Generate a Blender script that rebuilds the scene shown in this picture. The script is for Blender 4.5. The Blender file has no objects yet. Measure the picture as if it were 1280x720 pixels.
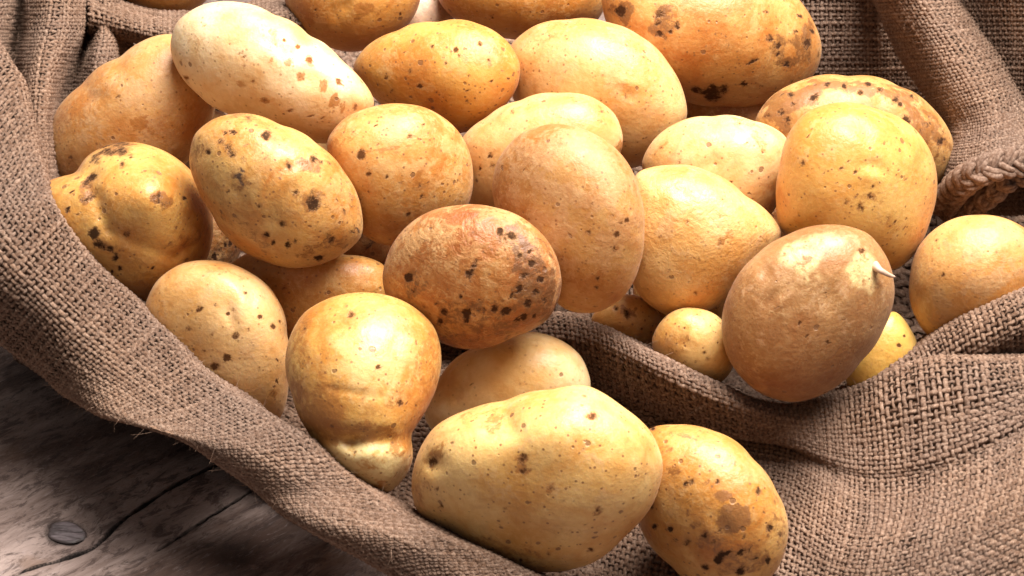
import bpy, math, random
import numpy as np

# ------------------------------------------------------------------ camera, world, lamp, exposure
scene = bpy.context.scene
COL = scene.collection
PITCH = math.radians(37.0)
DIST = 1.0
FPX = 2666.0                                   # focal length in pixels of a 1280 wide frame
TARGET = np.array([0.0, 0.0, 0.045])
FWD = np.array([0.0, math.cos(PITCH), -math.sin(PITCH)])
RIGHT = np.array([1.0, 0.0, 0.0])
UP = np.array([0.0, math.sin(PITCH), math.cos(PITCH)])
CAM = TARGET - FWD * DIST

cam_data = bpy.data.cameras.new('camera')
cam_data.sensor_width = 36.0
cam_data.lens = 36.0 * FPX / 1280.0
cam_data.clip_start = 0.05
cam_data.clip_end = 20.0
cam_data.dof.use_dof = True
cam_data.dof.focus_distance = 0.97
cam_data.dof.aperture_fstop = 32.0
cam = bpy.data.objects.new('camera', cam_data)
cam.location = CAM
cam.rotation_euler = (math.radians(90) - PITCH, 0, 0)
COL.objects.link(cam)
scene.camera = cam

world = bpy.data.worlds.new('World')
scene.world = world
world.use_nodes = True
bgn = world.node_tree.nodes['Background']
bgn.inputs[0].default_value = (1.0, 0.93, 0.88, 1)
bgn.inputs[1].default_value = 0.22


def lamp(name, loc, aim, size, watts, color):
    d = bpy.data.lights.new(name, 'AREA')
    d.shape = 'RECTANGLE'
    d.size, d.size_y = size
    d.energy = watts
    d.color = color
    o = bpy.data.objects.new(name, d)
    o.location = loc
    from mathutils import Vector
    o.rotation_euler = (Vector(aim) - Vector(loc)).to_track_quat('-Z', 'Y').to_euler()
    COL.objects.link(o)
    return o


lamp('window_light', (0.32, 0.02, 1.24), (0.0, 0.0, 0.08), (0.90, 0.84), 70.0, (1.0, 0.965, 0.91))

vs = scene.view_settings
vs.view_transform = 'Standard'
vs.look = 'None'
vs.exposure = 0.0
vs.gamma = 1.0

# ------------------------------------------------------------------ geometry helpers


def ray(px, py):
    px = np.asarray(px, float)
    py = np.asarray(py, float)
    return (FWD + ((px - 640.0) / FPX)[..., None] * RIGHT + ((360.0 - py) / FPX)[..., None] * UP)


def at_depth(px, py, dep):
    return CAM + np.asarray(dep, float)[..., None] * ray(px, py)


def at_height(px, py, h):
    r = ray(px, py)
    dep = (np.asarray(h, float) - CAM[2]) / r[..., 2]
    return CAM + dep[..., None] * r


def depth_of(p):
    return (np.asarray(p) - CAM) @ FWD


def pixel_of(p):
    q = np.asarray(p) - CAM
    d = q @ FWD
    return 640.0 + FPX * (q @ RIGHT) / d, 360.0 - FPX * (q @ UP) / d


class Wobble:
    """smooth random field: a sum of sines"""
    def __init__(self, seed, dim, freq, n=10):
        r = np.random.RandomState(seed)
        k = r.normal(size=(n, dim))
        k /= np.linalg.norm(k, axis=1)[:, None]
        self.k = k * freq * r.uniform(0.55, 1.5, n)[:, None]
        self.p = r.uniform(0, 6.283, n)
        self.s = math.sqrt(2.0 / n)

    def __call__(self, x):
        out = np.zeros(x.shape[:-1])
        for k, p in zip(self.k, self.p):
            out += np.sin(x @ k + p)
        return out * self.s


def mesh_obj(name, verts, quads, mat, parent=None, smooth=True, tris=None):
    me = bpy.data.meshes.new(name)
    verts = np.ascontiguousarray(verts, dtype=np.float32)
    quads = np.ascontiguousarray(quads, dtype=np.int32)
    n = len(quads)
    k = quads.shape[1]
    me.vertices.add(len(verts))
    me.vertices.foreach_set('co', verts.ravel())
    me.loops.add(n * k)
    me.loops.foreach_set('vertex_index', quads.ravel())
    me.polygons.add(n)
    me.polygons.foreach_set('loop_start', np.arange(0, n * k, k, dtype=np.int32))
    me.update(calc_edges=True)
    if smooth:
        me.polygons.foreach_set('use_smooth', np.ones(n, dtype=bool))
    me.validate()
    o = bpy.data.objects.new(name, me)
    COL.objects.link(o)
    if mat:
        me.materials.append(mat)
    if parent:
        o.parent = parent
    return o


def attr(o, name, data):
    a = o.data.attributes.new(name, 'FLOAT', 'POINT')
    a.data.foreach_set('value', np.ascontiguousarray(data, dtype=np.float32).ravel())


def attr2(o, name, data):
    a = o.data.attributes.new(name, 'FLOAT_VECTOR', 'POINT')
    a.data.foreach_set('vector', np.ascontiguousarray(data, dtype=np.float32).ravel())


def grid_quads(nu, nv, wrap_v=False):
    """index grid of shape (nu, nv)"""
    i = np.arange(nu - 1)[:, None]
    jn = nv if wrap_v else nv - 1
    j = np.arange(jn)[None, :]
    j2 = (j + 1) % nv
    a = i * nv + j
    b = (i + 1) * nv + j
    c = (i + 1) * nv + j2
    d = i * nv + j2
    return np.stack([a, b, c, d], -1).reshape(-1, 4)


def catmull(P, n, axis=0):
    """Catmull-Rom upsample along an axis to n samples, clamped ends"""
    P = np.moveaxis(np.asarray(P, float), axis, 0)
    m = len(P)
    t = np.linspace(0, m - 1, n)
    i = np.minimum(t.astype(int), m - 2)
    f = (t - i).reshape((-1,) + (1,) * (P.ndim - 1))
    E = np.concatenate([2 * P[:1] - P[1:2], P, 2 * P[-1:] - P[-2:-1]], 0)
    p0, p1, p2, p3 = E[i], E[i + 1], E[i + 2], E[i + 3]
    out = 0.5 * (2 * p1 + (p2 - p0) * f + (2 * p0 - 5 * p1 + 4 * p2 - p3) * f ** 2 + (3 * p1 - p0 - 3 * p2 + p3) * f ** 3)
    return np.moveaxis(out, 0, axis)


def resample_even(S, axis):
    """make samples even in mean arc length along an axis"""
    S = np.moveaxis(S, axis, 0)
    seg = np.linalg.norm(np.diff(S, axis=0), axis=-1)
    seg = seg.reshape(len(seg), -1).mean(1)
    L = np.concatenate([[0], np.cumsum(seg)])
    t = np.interp(np.linspace(0, L[-1], len(S)), L, np.arange(len(S)))
    i = np.minimum(t.astype(int), len(S) - 2)
    f = (t - i).reshape((-1,) + (1,) * (S.ndim - 1))
    out = S[i] * (1 - f) + S[i + 1] * f
    return np.moveaxis(out, 0, axis), L[-1]


def sample_grid(S, u, v):
    """bilinear sample, u and v in 0..1 (arrays); extends beyond the edge"""
    nu, nv = S.shape[:2]
    x = u * (nu - 1)
    y = v * (nv - 1)
    i = np.clip(np.floor(x).astype(int), 0, nu - 2)
    j = np.clip(np.floor(y).astype(int), 0, nv - 2)
    a = (x - i)[..., None]
    b = (y - j)[..., None]
    return (S[i, j] * (1 - a) * (1 - b) + S[i + 1, j] * a * (1 - b) + S[i, j + 1] * (1 - a) * b + S[i + 1, j + 1] * a * b)


def tubes(center, side, up, ra, rb, nside):
    """center (T, N, 3) lines of N points; side/up frames; ra, rb radii (T, N). -> verts, quads, along, around"""
    T, N = center.shape[:2]
    ang = np.arange(nside) * (2 * math.pi / nside)
    ca, sa = np.cos(ang), np.sin(ang)
    v = (center[:, :, None] + side[:, :, None] * (ra[..., None] * ca)[..., None] + up[:, :, None] * (rb[..., None] * sa)[..., None])
    q = grid_quads(N, nside, wrap_v=True)
    off = (np.arange(T) * N * nside)[:, None, None]
    return v.reshape(-1, 3), (q[None] + off).reshape(-1, 4)


# ------------------------------------------------------------------ material helpers


class NT:
    def __init__(self, name):
        self.mat = bpy.data.materials.new(name)
        self.mat.use_nodes = True
        self.t = self.mat.node_tree
        self.n = self.t.nodes
        self.b = self.n['Principled BSDF']

    def node(self, typ, **kw):
        n = self.n.new(typ)
        for k, v in kw.items():
            setattr(n, k, v)
        return n

    def put(self, sock, val):
        if hasattr(val, 'is_output'):
            self.t.links.new(val, sock)
        elif isinstance(val, (tuple, list)) and len(val) == 3 and sock.type == 'RGBA':
            sock.default_value = tuple(val) + (1,)
        else:
            sock.default_value = val

    def math(self, op, a, b=0.0, clamp=False):
        n = self.node('ShaderNodeMath', operation=op, use_clamp=clamp)
        self.put(n.inputs[0], a)
        self.put(n.inputs[1], b)
        return n.outputs[0]

    def mix(self, f, a, b, mode='MIX'):
        n = self.node('ShaderNodeMix', data_type='RGBA', blend_type=mode)
        self.put(n.inputs[0], f)
        self.put(n.inputs[6], a)
        self.put(n.inputs[7], b)
        return n.outputs[2]

    def ramp(self, v, lo, hi, a=0.0, b=1.0):
        n = self.node('ShaderNodeMapRange', interpolation_type='SMOOTHSTEP')
        self.put(n.inputs[0], v)
        self.put(n.inputs[1], lo)
        self.put(n.inputs[2], hi)
        self.put(n.inputs[3], a)
        self.put(n.inputs[4], b)
        return n.outputs[0]

    def noise(self, vec, scale, detail=3.0, rough=0.55, dist=0.0):
        n = self.node('ShaderNodeTexNoise')
        self.put(n.inputs['Vector'], vec)
        self.put(n.inputs['Scale'], scale)
        self.put(n.inputs['Detail'], detail)
        self.put(n.inputs['Roughness'], rough)
        self.put(n.inputs['Distortion'], dist)
        return n.outputs[0]

    def voronoi(self, vec, scale, feature='F1'):
        n = self.node('ShaderNodeTexVoronoi', feature=feature)
        self.put(n.inputs['Vector'], vec)
        self.put(n.inputs['Scale'], scale)
        return n

    def mapping(self, vec, loc=(0, 0, 0), rot=(0, 0, 0), sc=(1, 1, 1)):
        n = self.node('ShaderNodeMapping')
        self.put(n.inputs[0], vec)
        n.inputs[1].default_value = loc
        n.inputs[2].default_value = rot
        n.inputs[3].default_value = sc
        return n.outputs[0]

    def attr(self, name):
        n = self.node('ShaderNodeAttribute', attribute_name=name)
        return n

    def bump(self, h, dist, strength=1.0, normal=None):
        n = self.node('ShaderNodeBump')
        n.inputs['Strength'].default_value = strength
        n.inputs['Distance'].default_value = dist
        self.put(n.inputs['Height'], h)
        if normal is not None:
            self.put(n.inputs['Normal'], normal)
        return n.outputs[0]


def burlap_thread_material():
    m = NT('burlap_thread')
    tc = m.node('ShaderNodeTexCoord').outputs['Object']
    th = m.attr('thread').outputs['Fac']          # one random number per thread
    a = m.attr('twist').outputs['Vector']         # along, around
    big = m.noise(tc, 14.0, 3)
    fine = m.noise(tc, 700.0, 3)
    c = m.mix(m.ramp(th, 0.1, 0.9), (0.29, 0.160, 0.098), (0.47, 0.285, 0.188))
    c = m.mix(m.ramp(big, 0.35, 0.7), c, m.mix(0.5, c, (0.30, 0.205, 0.165)))
    c = m.mix(m.ramp(fine, 0.35, 0.75), m.mix(1.0, c, (0.62, 0.58, 0.55), 'MULTIPLY'), m.mix(0.35, c, (0.52, 0.38, 0.30)))
    m.put(m.b.inputs['Base Color'], c)
    m.put(m.b.inputs['Roughness'], 0.85)
    m.put(m.b.inputs['Specular IOR Level'], 0.25)
    w = m.node('ShaderNodeTexWave', wave_type='BANDS', bands_direction='X')
    m.put(w.inputs['Vector'], a)
    w.inputs['Scale'].default_value = 1.0
    w.inputs['Distortion'].default_value = 2.5
    w.inputs['Detail'].default_value = 2.0
    h = m.math('ADD', m.math('MULTIPLY', w.outputs['Fac'], 0.6), fine)
    m.put(m.b.inputs['Normal'], m.bump(h, 0.0005, 0.8))
    return m.mat


def burlap_back_material():
    m = NT('burlap_backing')
    tc = m.node('ShaderNodeTexCoord').outputs['Object']
    n = m.noise(tc, 500.0, 3)
    c = m.mix(n, (0.15, 0.085, 0.055), (0.25, 0.15, 0.10))  # deeper brown than the yarn, standing in for shade in the weave holes
    m.put(m.b.inputs['Base Color'], c)
    m.put(m.b.inputs['Roughness'], 0.95)
    m.put(m.b.inputs['Specular IOR Level'], 0.1)
    m.put(m.b.inputs['Normal'], m.bump(n, 0.0006, 0.8))
    return m.mat


MAT_THREAD = burlap_thread_material()
MAT_BACK = burlap_back_material()

# ------------------------------------------------------------------ wooden table top
GA = at_height(175.0, 635.0, 0.0)
GB = at_height(300.0, 570.0, 0.0)
GRAIN = math.atan2(GB[1] - GA[1], GB[0] - GA[0])


def wood_material():
    m = NT('weathered_wood')
    tc = m.node('ShaderNodeTexCoord').outputs['Object']
    g = m.mapping(m.mapping(tc, rot=(0, 0, -GRAIN)), sc=(0.10, 1, 1))
    g2 = m.mapping(m.mapping(tc, rot=(0, 0, -GRAIN)), sc=(0.28, 1, 1))
    fib = m.noise(g2, 620.0, 6, 0.7, 0.5)
    band = m.noise(g, 60.0, 4, 0.6, 1.2)
    blot = m.noise(g2, 26.0, 8, 0.68, 0.9)
    spk = m.noise(m.mapping(m.mapping(tc, rot=(0, 0, -GRAIN)), sc=(0.45, 1, 1)), 170.0, 6, 0.75, 0.6)
    c = m.mix(m.ramp(blot, 0.36, 0.64), (0.10, 0.058, 0.044), (0.32, 0.235, 0.205))
    c = m.mix(m.ramp(band, 0.42, 0.72, 0.0, 0.5), c, (0.11, 0.066, 0.054))
    c = m.mix(m.ramp(spk, 0.48, 0.60, 0.0, 0.8), c, (0.06, 0.036, 0.03))
    c = m.mix(m.ramp(fib, 0.54, 0.72, 0.0, 0.55), c, (0.36, 0.28, 0.265))
    c = m.mix(m.ramp(fib, 0.44, 0.30, 0.0, 0.6), c, (0.07, 0.043, 0.036))
    # brownish old stains
    st = m.noise(tc, 42.0, 2)
    c = m.mix(m.ramp(st, 0.58, 0.72, 0.0, 0.45), c, (0.17, 0.095, 0.06))
    dk = m.attr('stain').outputs['Fac']
    c = m.mix(dk, c, (0.010, 0.006, 0.005))
    m.put(m.b.inputs['Base Color'], c)
    m.put(m.b.inputs['Roughness'], 0.72)
    m.put(m.b.inputs['Specular IOR Level'], 0.3)
    h = m.math('ADD', m.math('MULTIPLY', fib, 0.7), m.math('MULTIPLY', spk, 0.6))
    m.put(m.b.inputs['Normal'], m.bump(h, 0.0016, 1.0))
    return m.mat


MAT_WOOD = wood_material()


def poly_dist(P, pts):
    """distance of points P (N,2) to a polyline, and arc fraction"""
    best = np.full(len(P), 1e9)
    frac = np.zeros(len(P))
    L = 0.0
    lens = [np.linalg.norm(pts[i + 1] - pts[i]) for i in range(len(pts) - 1)]
    tot = sum(lens)
    for i in range(len(pts) - 1):
        a, b = pts[i], pts[i + 1]
        d = b - a
        t = np.clip(((P - a) @ d) / (d @ d), 0, 1)
        q = np.linalg.norm(P - (a + t[:, None] * d), axis=1)
        m = q < best
        best[m] = q[m]
        frac[m] = (L + t[m] * lens[i]) / tot
        L += lens[i]
    return best, frac


def build_table():
    fx = np.arange(-0.262, -0.05, 0.00068)
    fy = np.arange(-0.245, -0.06, 0.00068)
    xs = np.concatenate([np.linspace(-1.1, -0.27, 20), fx, np.linspace(-0.04, 1.1, 24)])
    ys = np.concatenate([np.linspace(-0.8, -0.255, 16), fy, np.linspace(-0.05, 1.3, 26)])
    X, Y = np.meshgrid(xs, ys, indexing='ij')
    P = np.stack([X.ravel(), Y.ravel()], -1)
    z = np.zeros(len(P))
    cg, sg = math.cos(GRAIN), math.sin(GRAIN)
    along = P[:, 0] * cg + P[:, 1] * sg
    acr = -P[:, 0] * sg + P[:, 1] * cg
    w1 = Wobble(3, 2, 1.0, 14)
    near = (X.ravel() > -0.266) & (X.ravel() < -0.045) & (Y.ravel() < -0.055) & (Y.ravel() > -0.25)
    rip = w1(np.stack([along * 22, acr * 420], -1)) * 0.00012 + Wobble(4, 2, 1.0, 10)(np.stack([along * 30, acr * 70], -1)) * 0.0003
    z += np.where(near, rip, 0)
    stain = np.zeros(len(P))
    jit = Wobble(8, 2, 1.0, 8)(P * 300.0) * 0.00018
    cracks = [
        ([(14, 722), (32, 713), (66, 703), (94, 693), (117, 686), (128, 676), (140, 663), (158, 648), (182, 632), (212, 612), (245, 595), (290, 573), (350, 540)], 0.0009, 0.006),
        ([(196, 690), (208, 683), (232, 667), (258, 650), (286, 633), (322, 610), (360, 590)], 0.0006, 0.0045),
        ([(118, 690), (126, 664), (120, 640)], 0.0002, 0.0006),
        ([(96, 628), (170, 590), (230, 560)], 0.00035, 0.001),
        ([(226, 700), (300, 660), (380, 620)], 0.0003, 0.0008),
    ]
    for pts, wid, dep in cracks:
        q = np.array([at_height(a, b, 0.0)[:2] for a, b in pts])
        d, f = poly_dist(P + jit[:, None], q)
        wloc = 0.72 * wid * (0.75 + 0.5 * np.sin(f * 23.0) ** 2) * np.clip(4 * np.minimum(f + 0.12, 1.12 - f), 0.2, 1)
        prof = np.clip(1.25 - (d / wloc), 0, 1)
        z -= dep * prof
        z += 0.0004 * np.exp(-((d - 2.2 * wloc) / 0.001) ** 2)
        stain = np.maximum(stain, 0.97 * np.clip(2.3 - d / wloc, 0, 1) if dep > 0.002 else 0.6 * np.clip(1.4 - d / wloc, 0, 1))
    # wide soft hollow of the old knot rings round the plug
    kc = at_height(83.0, 664.0, 0.0)[:2]
    kd = np.linalg.norm((P - kc) * np.array([1.0, 0.85]), axis=1)
    z += -0.0011 * np.exp(-(kd / 0.013) ** 2) + 0.00035 * np.sin(kd * 900 + 2.0 * np.arctan2(P[:, 1] - kc[1], P[:, 0] - kc[0])) * np.exp(-(kd / 0.022) ** 2)
    k2 = at_height(290.0, 691.0, 0.0)[:2]
    d2 = np.linalg.norm((P - k2) * np.array([1.0, 1.0]), axis=1)
    stain = np.maximum(stain, 0.4 * np.clip(1.5 - d2 / 0.0085 + jit * 600, 0, 1))
    ka = math.radians(-24)
    dxk, dyk = P[:, 0] - kc[0], P[:, 1] - kc[1]
    ke = np.hypot((dxk * math.cos(ka) + dyk * math.sin(ka)) / 0.0092, (-dxk * math.sin(ka) + dyk * math.cos(ka)) / 0.0068)
    stain = np.maximum(stain, 0.6 * np.clip((1.14 - ke + jit * 500) / 0.16, 0, 1))
    z -= 0.0012 * np.clip((1.08 - ke) / 0.1, 0, 1)
    k3 = at_height(60.0, 545.0, 0.0)[:2]
    V = np.concatenate([P, z[:, None]], 1)
    o = mesh_obj('wooden_table_top', V, grid_quads(len(xs), len(ys)), MAT_WOOD)
    attr(o, 'stain', stain)
    o['kind'] = 'structure'
    o['label'] = 'weathered grey brown wooden table top with long cracks under the sack'
    # the plug: an oval knot set into the board, its rim dark, split by two shallow grooves
    nr, na = 22, 48
    rr = np.linspace(0.02, 1, nr)
    aa = np.arange(na) * 2 * math.pi / na
    R_, A_ = np.meshgrid(rr, aa, indexing='ij')
    ex, ey = R_ * np.cos(A_) * 0.0090, R_ * np.sin(A_) * 0.0064
    wob = 1 + 0.05 * np.sin(3 * A_ + 1) + 0.03 * np.sin(5 * A_)
    ex, ey = ex * wob, ey * wob
    zz = 0.0002 * np.sqrt(np.clip(1 - R_ ** 4, 0, 1)) - 0.0002 - 0.0006 * np.clip((R_ - 0.9) / 0.1, 0, 1)
    for off, wd, dp in ((0.0012, 0.0007, 0.0007), (-0.0019, 0.0006, 0.0006), (-0.0040, 0.0005, 0.0004)):
        zz -= dp * np.exp(-((ey - off - 0.15 * ex) / wd) ** 2)
    zz += Wobble(12, 2, 1.0)(np.stack([ex * 900, ey * 3000], -1)) * 0.00008
    ra = math.radians(-24)
    kx = ex * math.cos(ra) - ey * math.sin(ra)
    ky = (ex * math.sin(ra) + ey * math.cos(ra))
    V = np.stack([kx, ky, zz + 0.0009], -1).reshape(-1, 3)
    V = np.concatenate([V, [[0, 0, float(zz[0].mean()) + 0.0009]]])
    q = grid_quads(nr, na, True)
    cap = np.array([[nr * na, j, (j + 1) % na, (j + 1) % na] for j in range(na)])
    m = NT('knot_wood')
    tc = m.node('ShaderNodeTexCoord').outputs['Object']
    g = m.mapping(tc, rot=(0, 0, -ra), sc=(0.2, 1, 1))
    n1 = m.noise(g, 600.0, 4)
    rim = m.attr('rim').outputs['Fac']
    c = m.mix(m.ramp(n1, 0.4, 0.65), (0.05, 0.036, 0.036), (0.16, 0.125, 0.13))
    c = m.mix(m.math('MULTIPLY', rim, m.ramp(n1, 0.3, 0.6)), c, (0.045, 0.03, 0.026))
    m.put(m.b.inputs['Base Color'], c)
    m.put(m.b.inputs['Roughness'], 0.55)
    m.put(m.b.inputs['Normal'], m.bump(n1, 0.0006, 0.7))
    k = mesh_obj('knot', V, np.concatenate([q, cap[:, [0, 1, 2, 2]]])[:len(q)], m.mat, o)
    rimv = np.clip((R_ - 0.82) / 0.14, 0, 1).reshape(-1)
    attr(k, 'rim', np.concatenate([rimv, [0]]))
    k.location = (kc[0], kc[1], -0.0010)
    k['label'] = 'dark oval knot with pale grooves'


build_table()

# ------------------------------------------------------------------ burlap
sack = bpy.data.objects.new('burlap_sack', None)
COL.objects.link(sack)
sack['label'] = 'coarse brown burlap sack lying open around the potatoes with rolled frayed rim'
sack['category'] = 'sack'

PITCHM = 0.0031
_rs = np.random.RandomState(5)
SURF = {}


def cloth_surface(net, n=(160, 160), mode='h'):
    """net: rows x cols of (px, py, height) -> dense surface of world points"""
    A = np.array(net, float)
    W = {'h': at_height, 'd': at_depth}[mode](A[..., 0], A[..., 1], A[..., 2])
    S = catmull(catmull(W, n[0], 0), n[1], 1)
    S, lu = resample_even(S, 0)
    S, lv = resample_even(S, 1)
    return S, lu, lv


def normals(S):
    du = np.gradient(S, axis=0)
    dv = np.gradient(S, axis=1)
    N = np.cross(du, dv)
    N /= np.linalg.norm(N, axis=-1)[..., None] + 1e-12
    mid = N * (CAM - S)
    if mid.sum() < 0:
        N = -N
    return N


def weave(name, net, n=(160, 160), pitch=PITCHM, nside=4, seg=3, fray=(0, 0, 0, 0), seed=1, wrinkle=0.0008, flip=False, mode='h', backoff=0.0013):
    """one panel of burlap: an added backing sheet that stops light leaking through (the part) and the interlaced yarns over it (its sub-part).
    fray: metres of loose yarn ends past u0, u1, v0, v1"""
    S, lu, lv = cloth_surface(net, n, mode)
    N = normals(S)
    if flip:
        N = -N
    S = S + N * (Wobble(seed, 3, 55.0)(S) * wrinkle + Wobble(seed + 50, 3, 160.0)(S) * wrinkle * 0.35)[..., None]
    N = normals(S)
    if flip:
        N = -N
    SURF[name] = S
    B_ = (S - N * backoff)[::2, ::2] if min(S.shape[:2]) > 50 else S - N * backoff
    part = mesh_obj(name, B_.reshape(-1, 3), grid_quads(*B_.shape[:2]), MAT_BACK, sack)
    ku, kv = max(4, int(round(lu / pitch))), max(4, int(round(lv / pitch)))
    rs = np.random.RandomState(seed)
    allv, allq, allt, alla = [], [], [], []
    base = 0
    for direction in (0, 1):
        cnt, cross = (kv, ku) if direction == 0 else (ku, kv)
        lng = lu if direction == 0 else lv
        f0, f1 = (fray[0], fray[1]) if direction == 0 else (fray[2], fray[3])
        M = cross * seg + 1
        idx = np.arange(cnt)
        t = np.linspace(0, 1, M)[None, :].repeat(cnt, 0)
        t0 = -rs.uniform(0, 1, cnt) * f0 / lng
        t1 = 1 + rs.uniform(0, 1, cnt) * f1 / lng
        t = t0[:, None] + t * (t1 - t0)[:, None]
        tc = np.clip(t, 0, 1)
        k = (idx + 0.5) / cnt
        wob = Wobble(seed + 7 + direction, 2, 1.0, 12)
        dk = (rs.normal(0, 0.07, cnt)[:, None] + 0.18 * wob(np.stack([t * lng * 90.0, np.repeat((idx * 1.7)[:, None], M, 1)], -1)) * 0.6) / cnt
        kk = k[:, None] + dk
        if direction == 0:
            C = sample_grid(S, t, np.clip(kk, 0, 1))
            Nn = sample_grid(N, tc, np.clip(kk, 0, 1))
        else:
            C = sample_grid(S, np.clip(kk, 0, 1), t)
            Nn = sample_grid(N, np.clip(kk, 0, 1), tc)
        Nn /= np.linalg.norm(Nn, axis=-1)[..., None] + 1e-9
        amp = 0.23 * pitch
        ph = np.cos(math.pi * (t * cross + idx[:, None] + (0.5 if direction == 0 else 0.5) + (0 if direction == 0 else 1)))
        # 0: warp is over where (i+j) even, weft where odd
        ph = np.sin(math.pi * (t * cross) + math.pi * (idx[:, None] % 2) + (0 if direction == 0 else math.pi))
        C = C + Nn * (amp * ph)[..., None]
        over = np.maximum(t - 1, 0) + np.maximum(-t, 0)
        C = C - Nn * (over * lng * 0.25)[..., None] + Nn * (over * lng * 0.5 * rs.normal(0, 1, cnt)[:, None])[..., None]
        tan = np.gradient(C, axis=1)
        tan /= np.linalg.norm(tan, axis=-1)[..., None] + 1e-9
        side = np.cross(tan, Nn)
        side /= np.linalg.norm(side, axis=-1)[..., None] + 1e-9
        upv = np.cross(side, tan)
        slub = Wobble(seed + 21 + direction, 2, 1.0, 12)(np.stack([t * lng * 160.0, np.repeat((idx * 3.1)[:, None], M, 1)], -1))
        rad = pitch * (1 + 0.16 * slub) * rs.uniform(0.84, 1.16, cnt)[:, None]
        rad = rad * np.clip(1 - over * lng / 0.006, 0.25, 1)
        v, q = tubes(C, side, upv, rad * 0.395, rad * 0.27, nside)
        allv.append(v)
        allq.append(q + base)
        base += len(v)
        allt.append(np.repeat(rs.uniform(0, 1, cnt), M * nside))
        tw = np.zeros((cnt, M, nside, 3))
        tw[..., 0] = (t * lng / pitch * 4.0)[..., None] + (np.arange(nside) / nside * 6.0)
        tw[..., 1] = idx[:, None, None] * 1.37
        alla.append(tw.reshape(-1, 3))
    o = mesh_obj('woven_yarn', np.concatenate(allv), np.concatenate(allq), MAT_THREAD, part)
    attr(o, 'thread', np.concatenate(allt))
    attr2(o, 'twist', np.concatenate(alla))
    o['kind'] = 'stuff'
    return part, S, N


def fibres(parent, S, N, count, length, seed, edge=None, rad=0.00009):
    """loose jute hairs standing off a panel"""
    rs = np.random.RandomState(seed)
    u = rs.uniform(0.01, 0.99, count)
    v = rs.uniform(0.01, 0.99, count)
    if edge == 'v1':
        v = 1 - rs.uniform(0, 0.05, count) ** 1.0
    p = sample_grid(S, u, v)
    nn = sample_grid(N, u, v)
    d = nn * rs.uniform(0.2, 1.0, count)[:, None] + rs.normal(0, 0.7, (count, 3))
    d /= np.linalg.norm(d, axis=1)[:, None]
    bend = rs.normal(0, 0.8, (count, 3))
    L = length * rs.uniform(0.3, 1.0, count)
    t = np.linspace(0, 1, 5)
    C = p[:, None] + (d[:, None] * t[None, :, None] + 0.5 * bend[:, None] * (t ** 2)[None, :, None]) * L[:, None, None]
    tan = np.gradient(C, axis=1)
    tan /= np.linalg.norm(tan, axis=-1)[..., None]
    side = np.cross(tan, np.array([0.3, 0.5, 0.8]))
    side /= np.linalg.norm(side, axis=-1)[..., None] + 1e-9
    upv = np.cross(side, tan)
    r = np.full(C.shape[:2], rad) * (1 - 0.7 * t)[None]
    vv, q = tubes(C, side, upv, r, r, 3)
    o = mesh_obj('loose_fibre', vv, q, MAT_THREAD, parent)
    attr(o, 'thread', np.repeat(rs.uniform(0.5, 1, count), 15))
    attr2(o, 'twist', np.zeros((len(vv), 3)))
    o['kind'] = 'stuff'


# --- sack bottom under the potatoes: one sheet rising towards the back of the pile


def base_z(x, y):
    t = np.clip((y + 0.13) / 0.16, 0, 1)
    return 0.007 + 0.055 * t * t * (3 - 2 * t) + 0.12 * np.clip(y - 0.03, 0, None) + 0.0015 * np.sin(x * 60) * np.sin(y * 45 + 1)


def base_net(y0, y1, n):
    rows = []
    for y in np.linspace(y0, y1, n):
        row = []
        # left margin follows the rim, so no cloth shows over the bare wood
        xl = -0.235 if y > -0.02 else -0.225 + (-0.02 - y) * 1.50
        for x in np.linspace(xl, 0.33 if y1 > 0 else 0.14, 12):
            p = np.array([x, y, min(float(base_z(x, y)), 0.006 + 0.018 * min(1.0, max(0.0, (0.01 - y) / 0.06)) + 0.001 * math.sin(x * 60 + y * 40))])
            a, b = pixel_of(p)
            row.append((a, b, p[2]))
        rows.append(row)
    return rows


weave('bottom_panel', base_net(-0.235, 0.014, 10), (81, 121), nside=4, seg=2, seed=11, wrinkle=0.0006, pitch=0.0031)
weave('bottom_panel', base_net(0.012, 0.30, 8), (81, 81), nside=3, seg=2, seed=12, wrinkle=0.0006, pitch=0.0062)

# --- upper left folds
PX = [
    (-30, 1.060, [-50, -20, 8, 28, 42, 72, 100, 108, 124, 139, 146, 160]),
    (30, 1.042, [-50, -24, 4, 24, 38, 68, 102, 110, 127, 142, 149, 164]),
    (80, 1.022, [-50, -24, 2, 17, 31, 56, 82, 98, 118, 143, 152, 168]),
    (130, 1.000, [-50, -18, 12, 24, 33, 50, 66, 82, 104, 130, 152, 170]),
    (190, 0.980, [-50, -10, 22, 34, 42, 52, 62, 78, 104, 130, 152, 170]),
    (260, 0.965, [-50, -10, 20, 40, 48, 56, 66, 80, 104, 130, 152, 170]),
]
PD = [-.020, -.026, -.006, .050, .004, -.022, .004, .055, .012, .022, .060, .075]
fold_l = [[(x, y, d0 + o * (1.0 if y < 150 else 0.75) + (0.03 if (y > 100 and k > 7) else 0)) for k, (x, o) in enumerate(zip(xs, PD))] for y, d0, xs in PX]
fl_part, Sl, Nl = weave('pleated_side', fold_l, (141, 221), seed=31, wrinkle=0.0008, pitch=0.0026, mode='d')
fibres(fl_part, Sl, Nl, 260, 0.006, 5)

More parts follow.
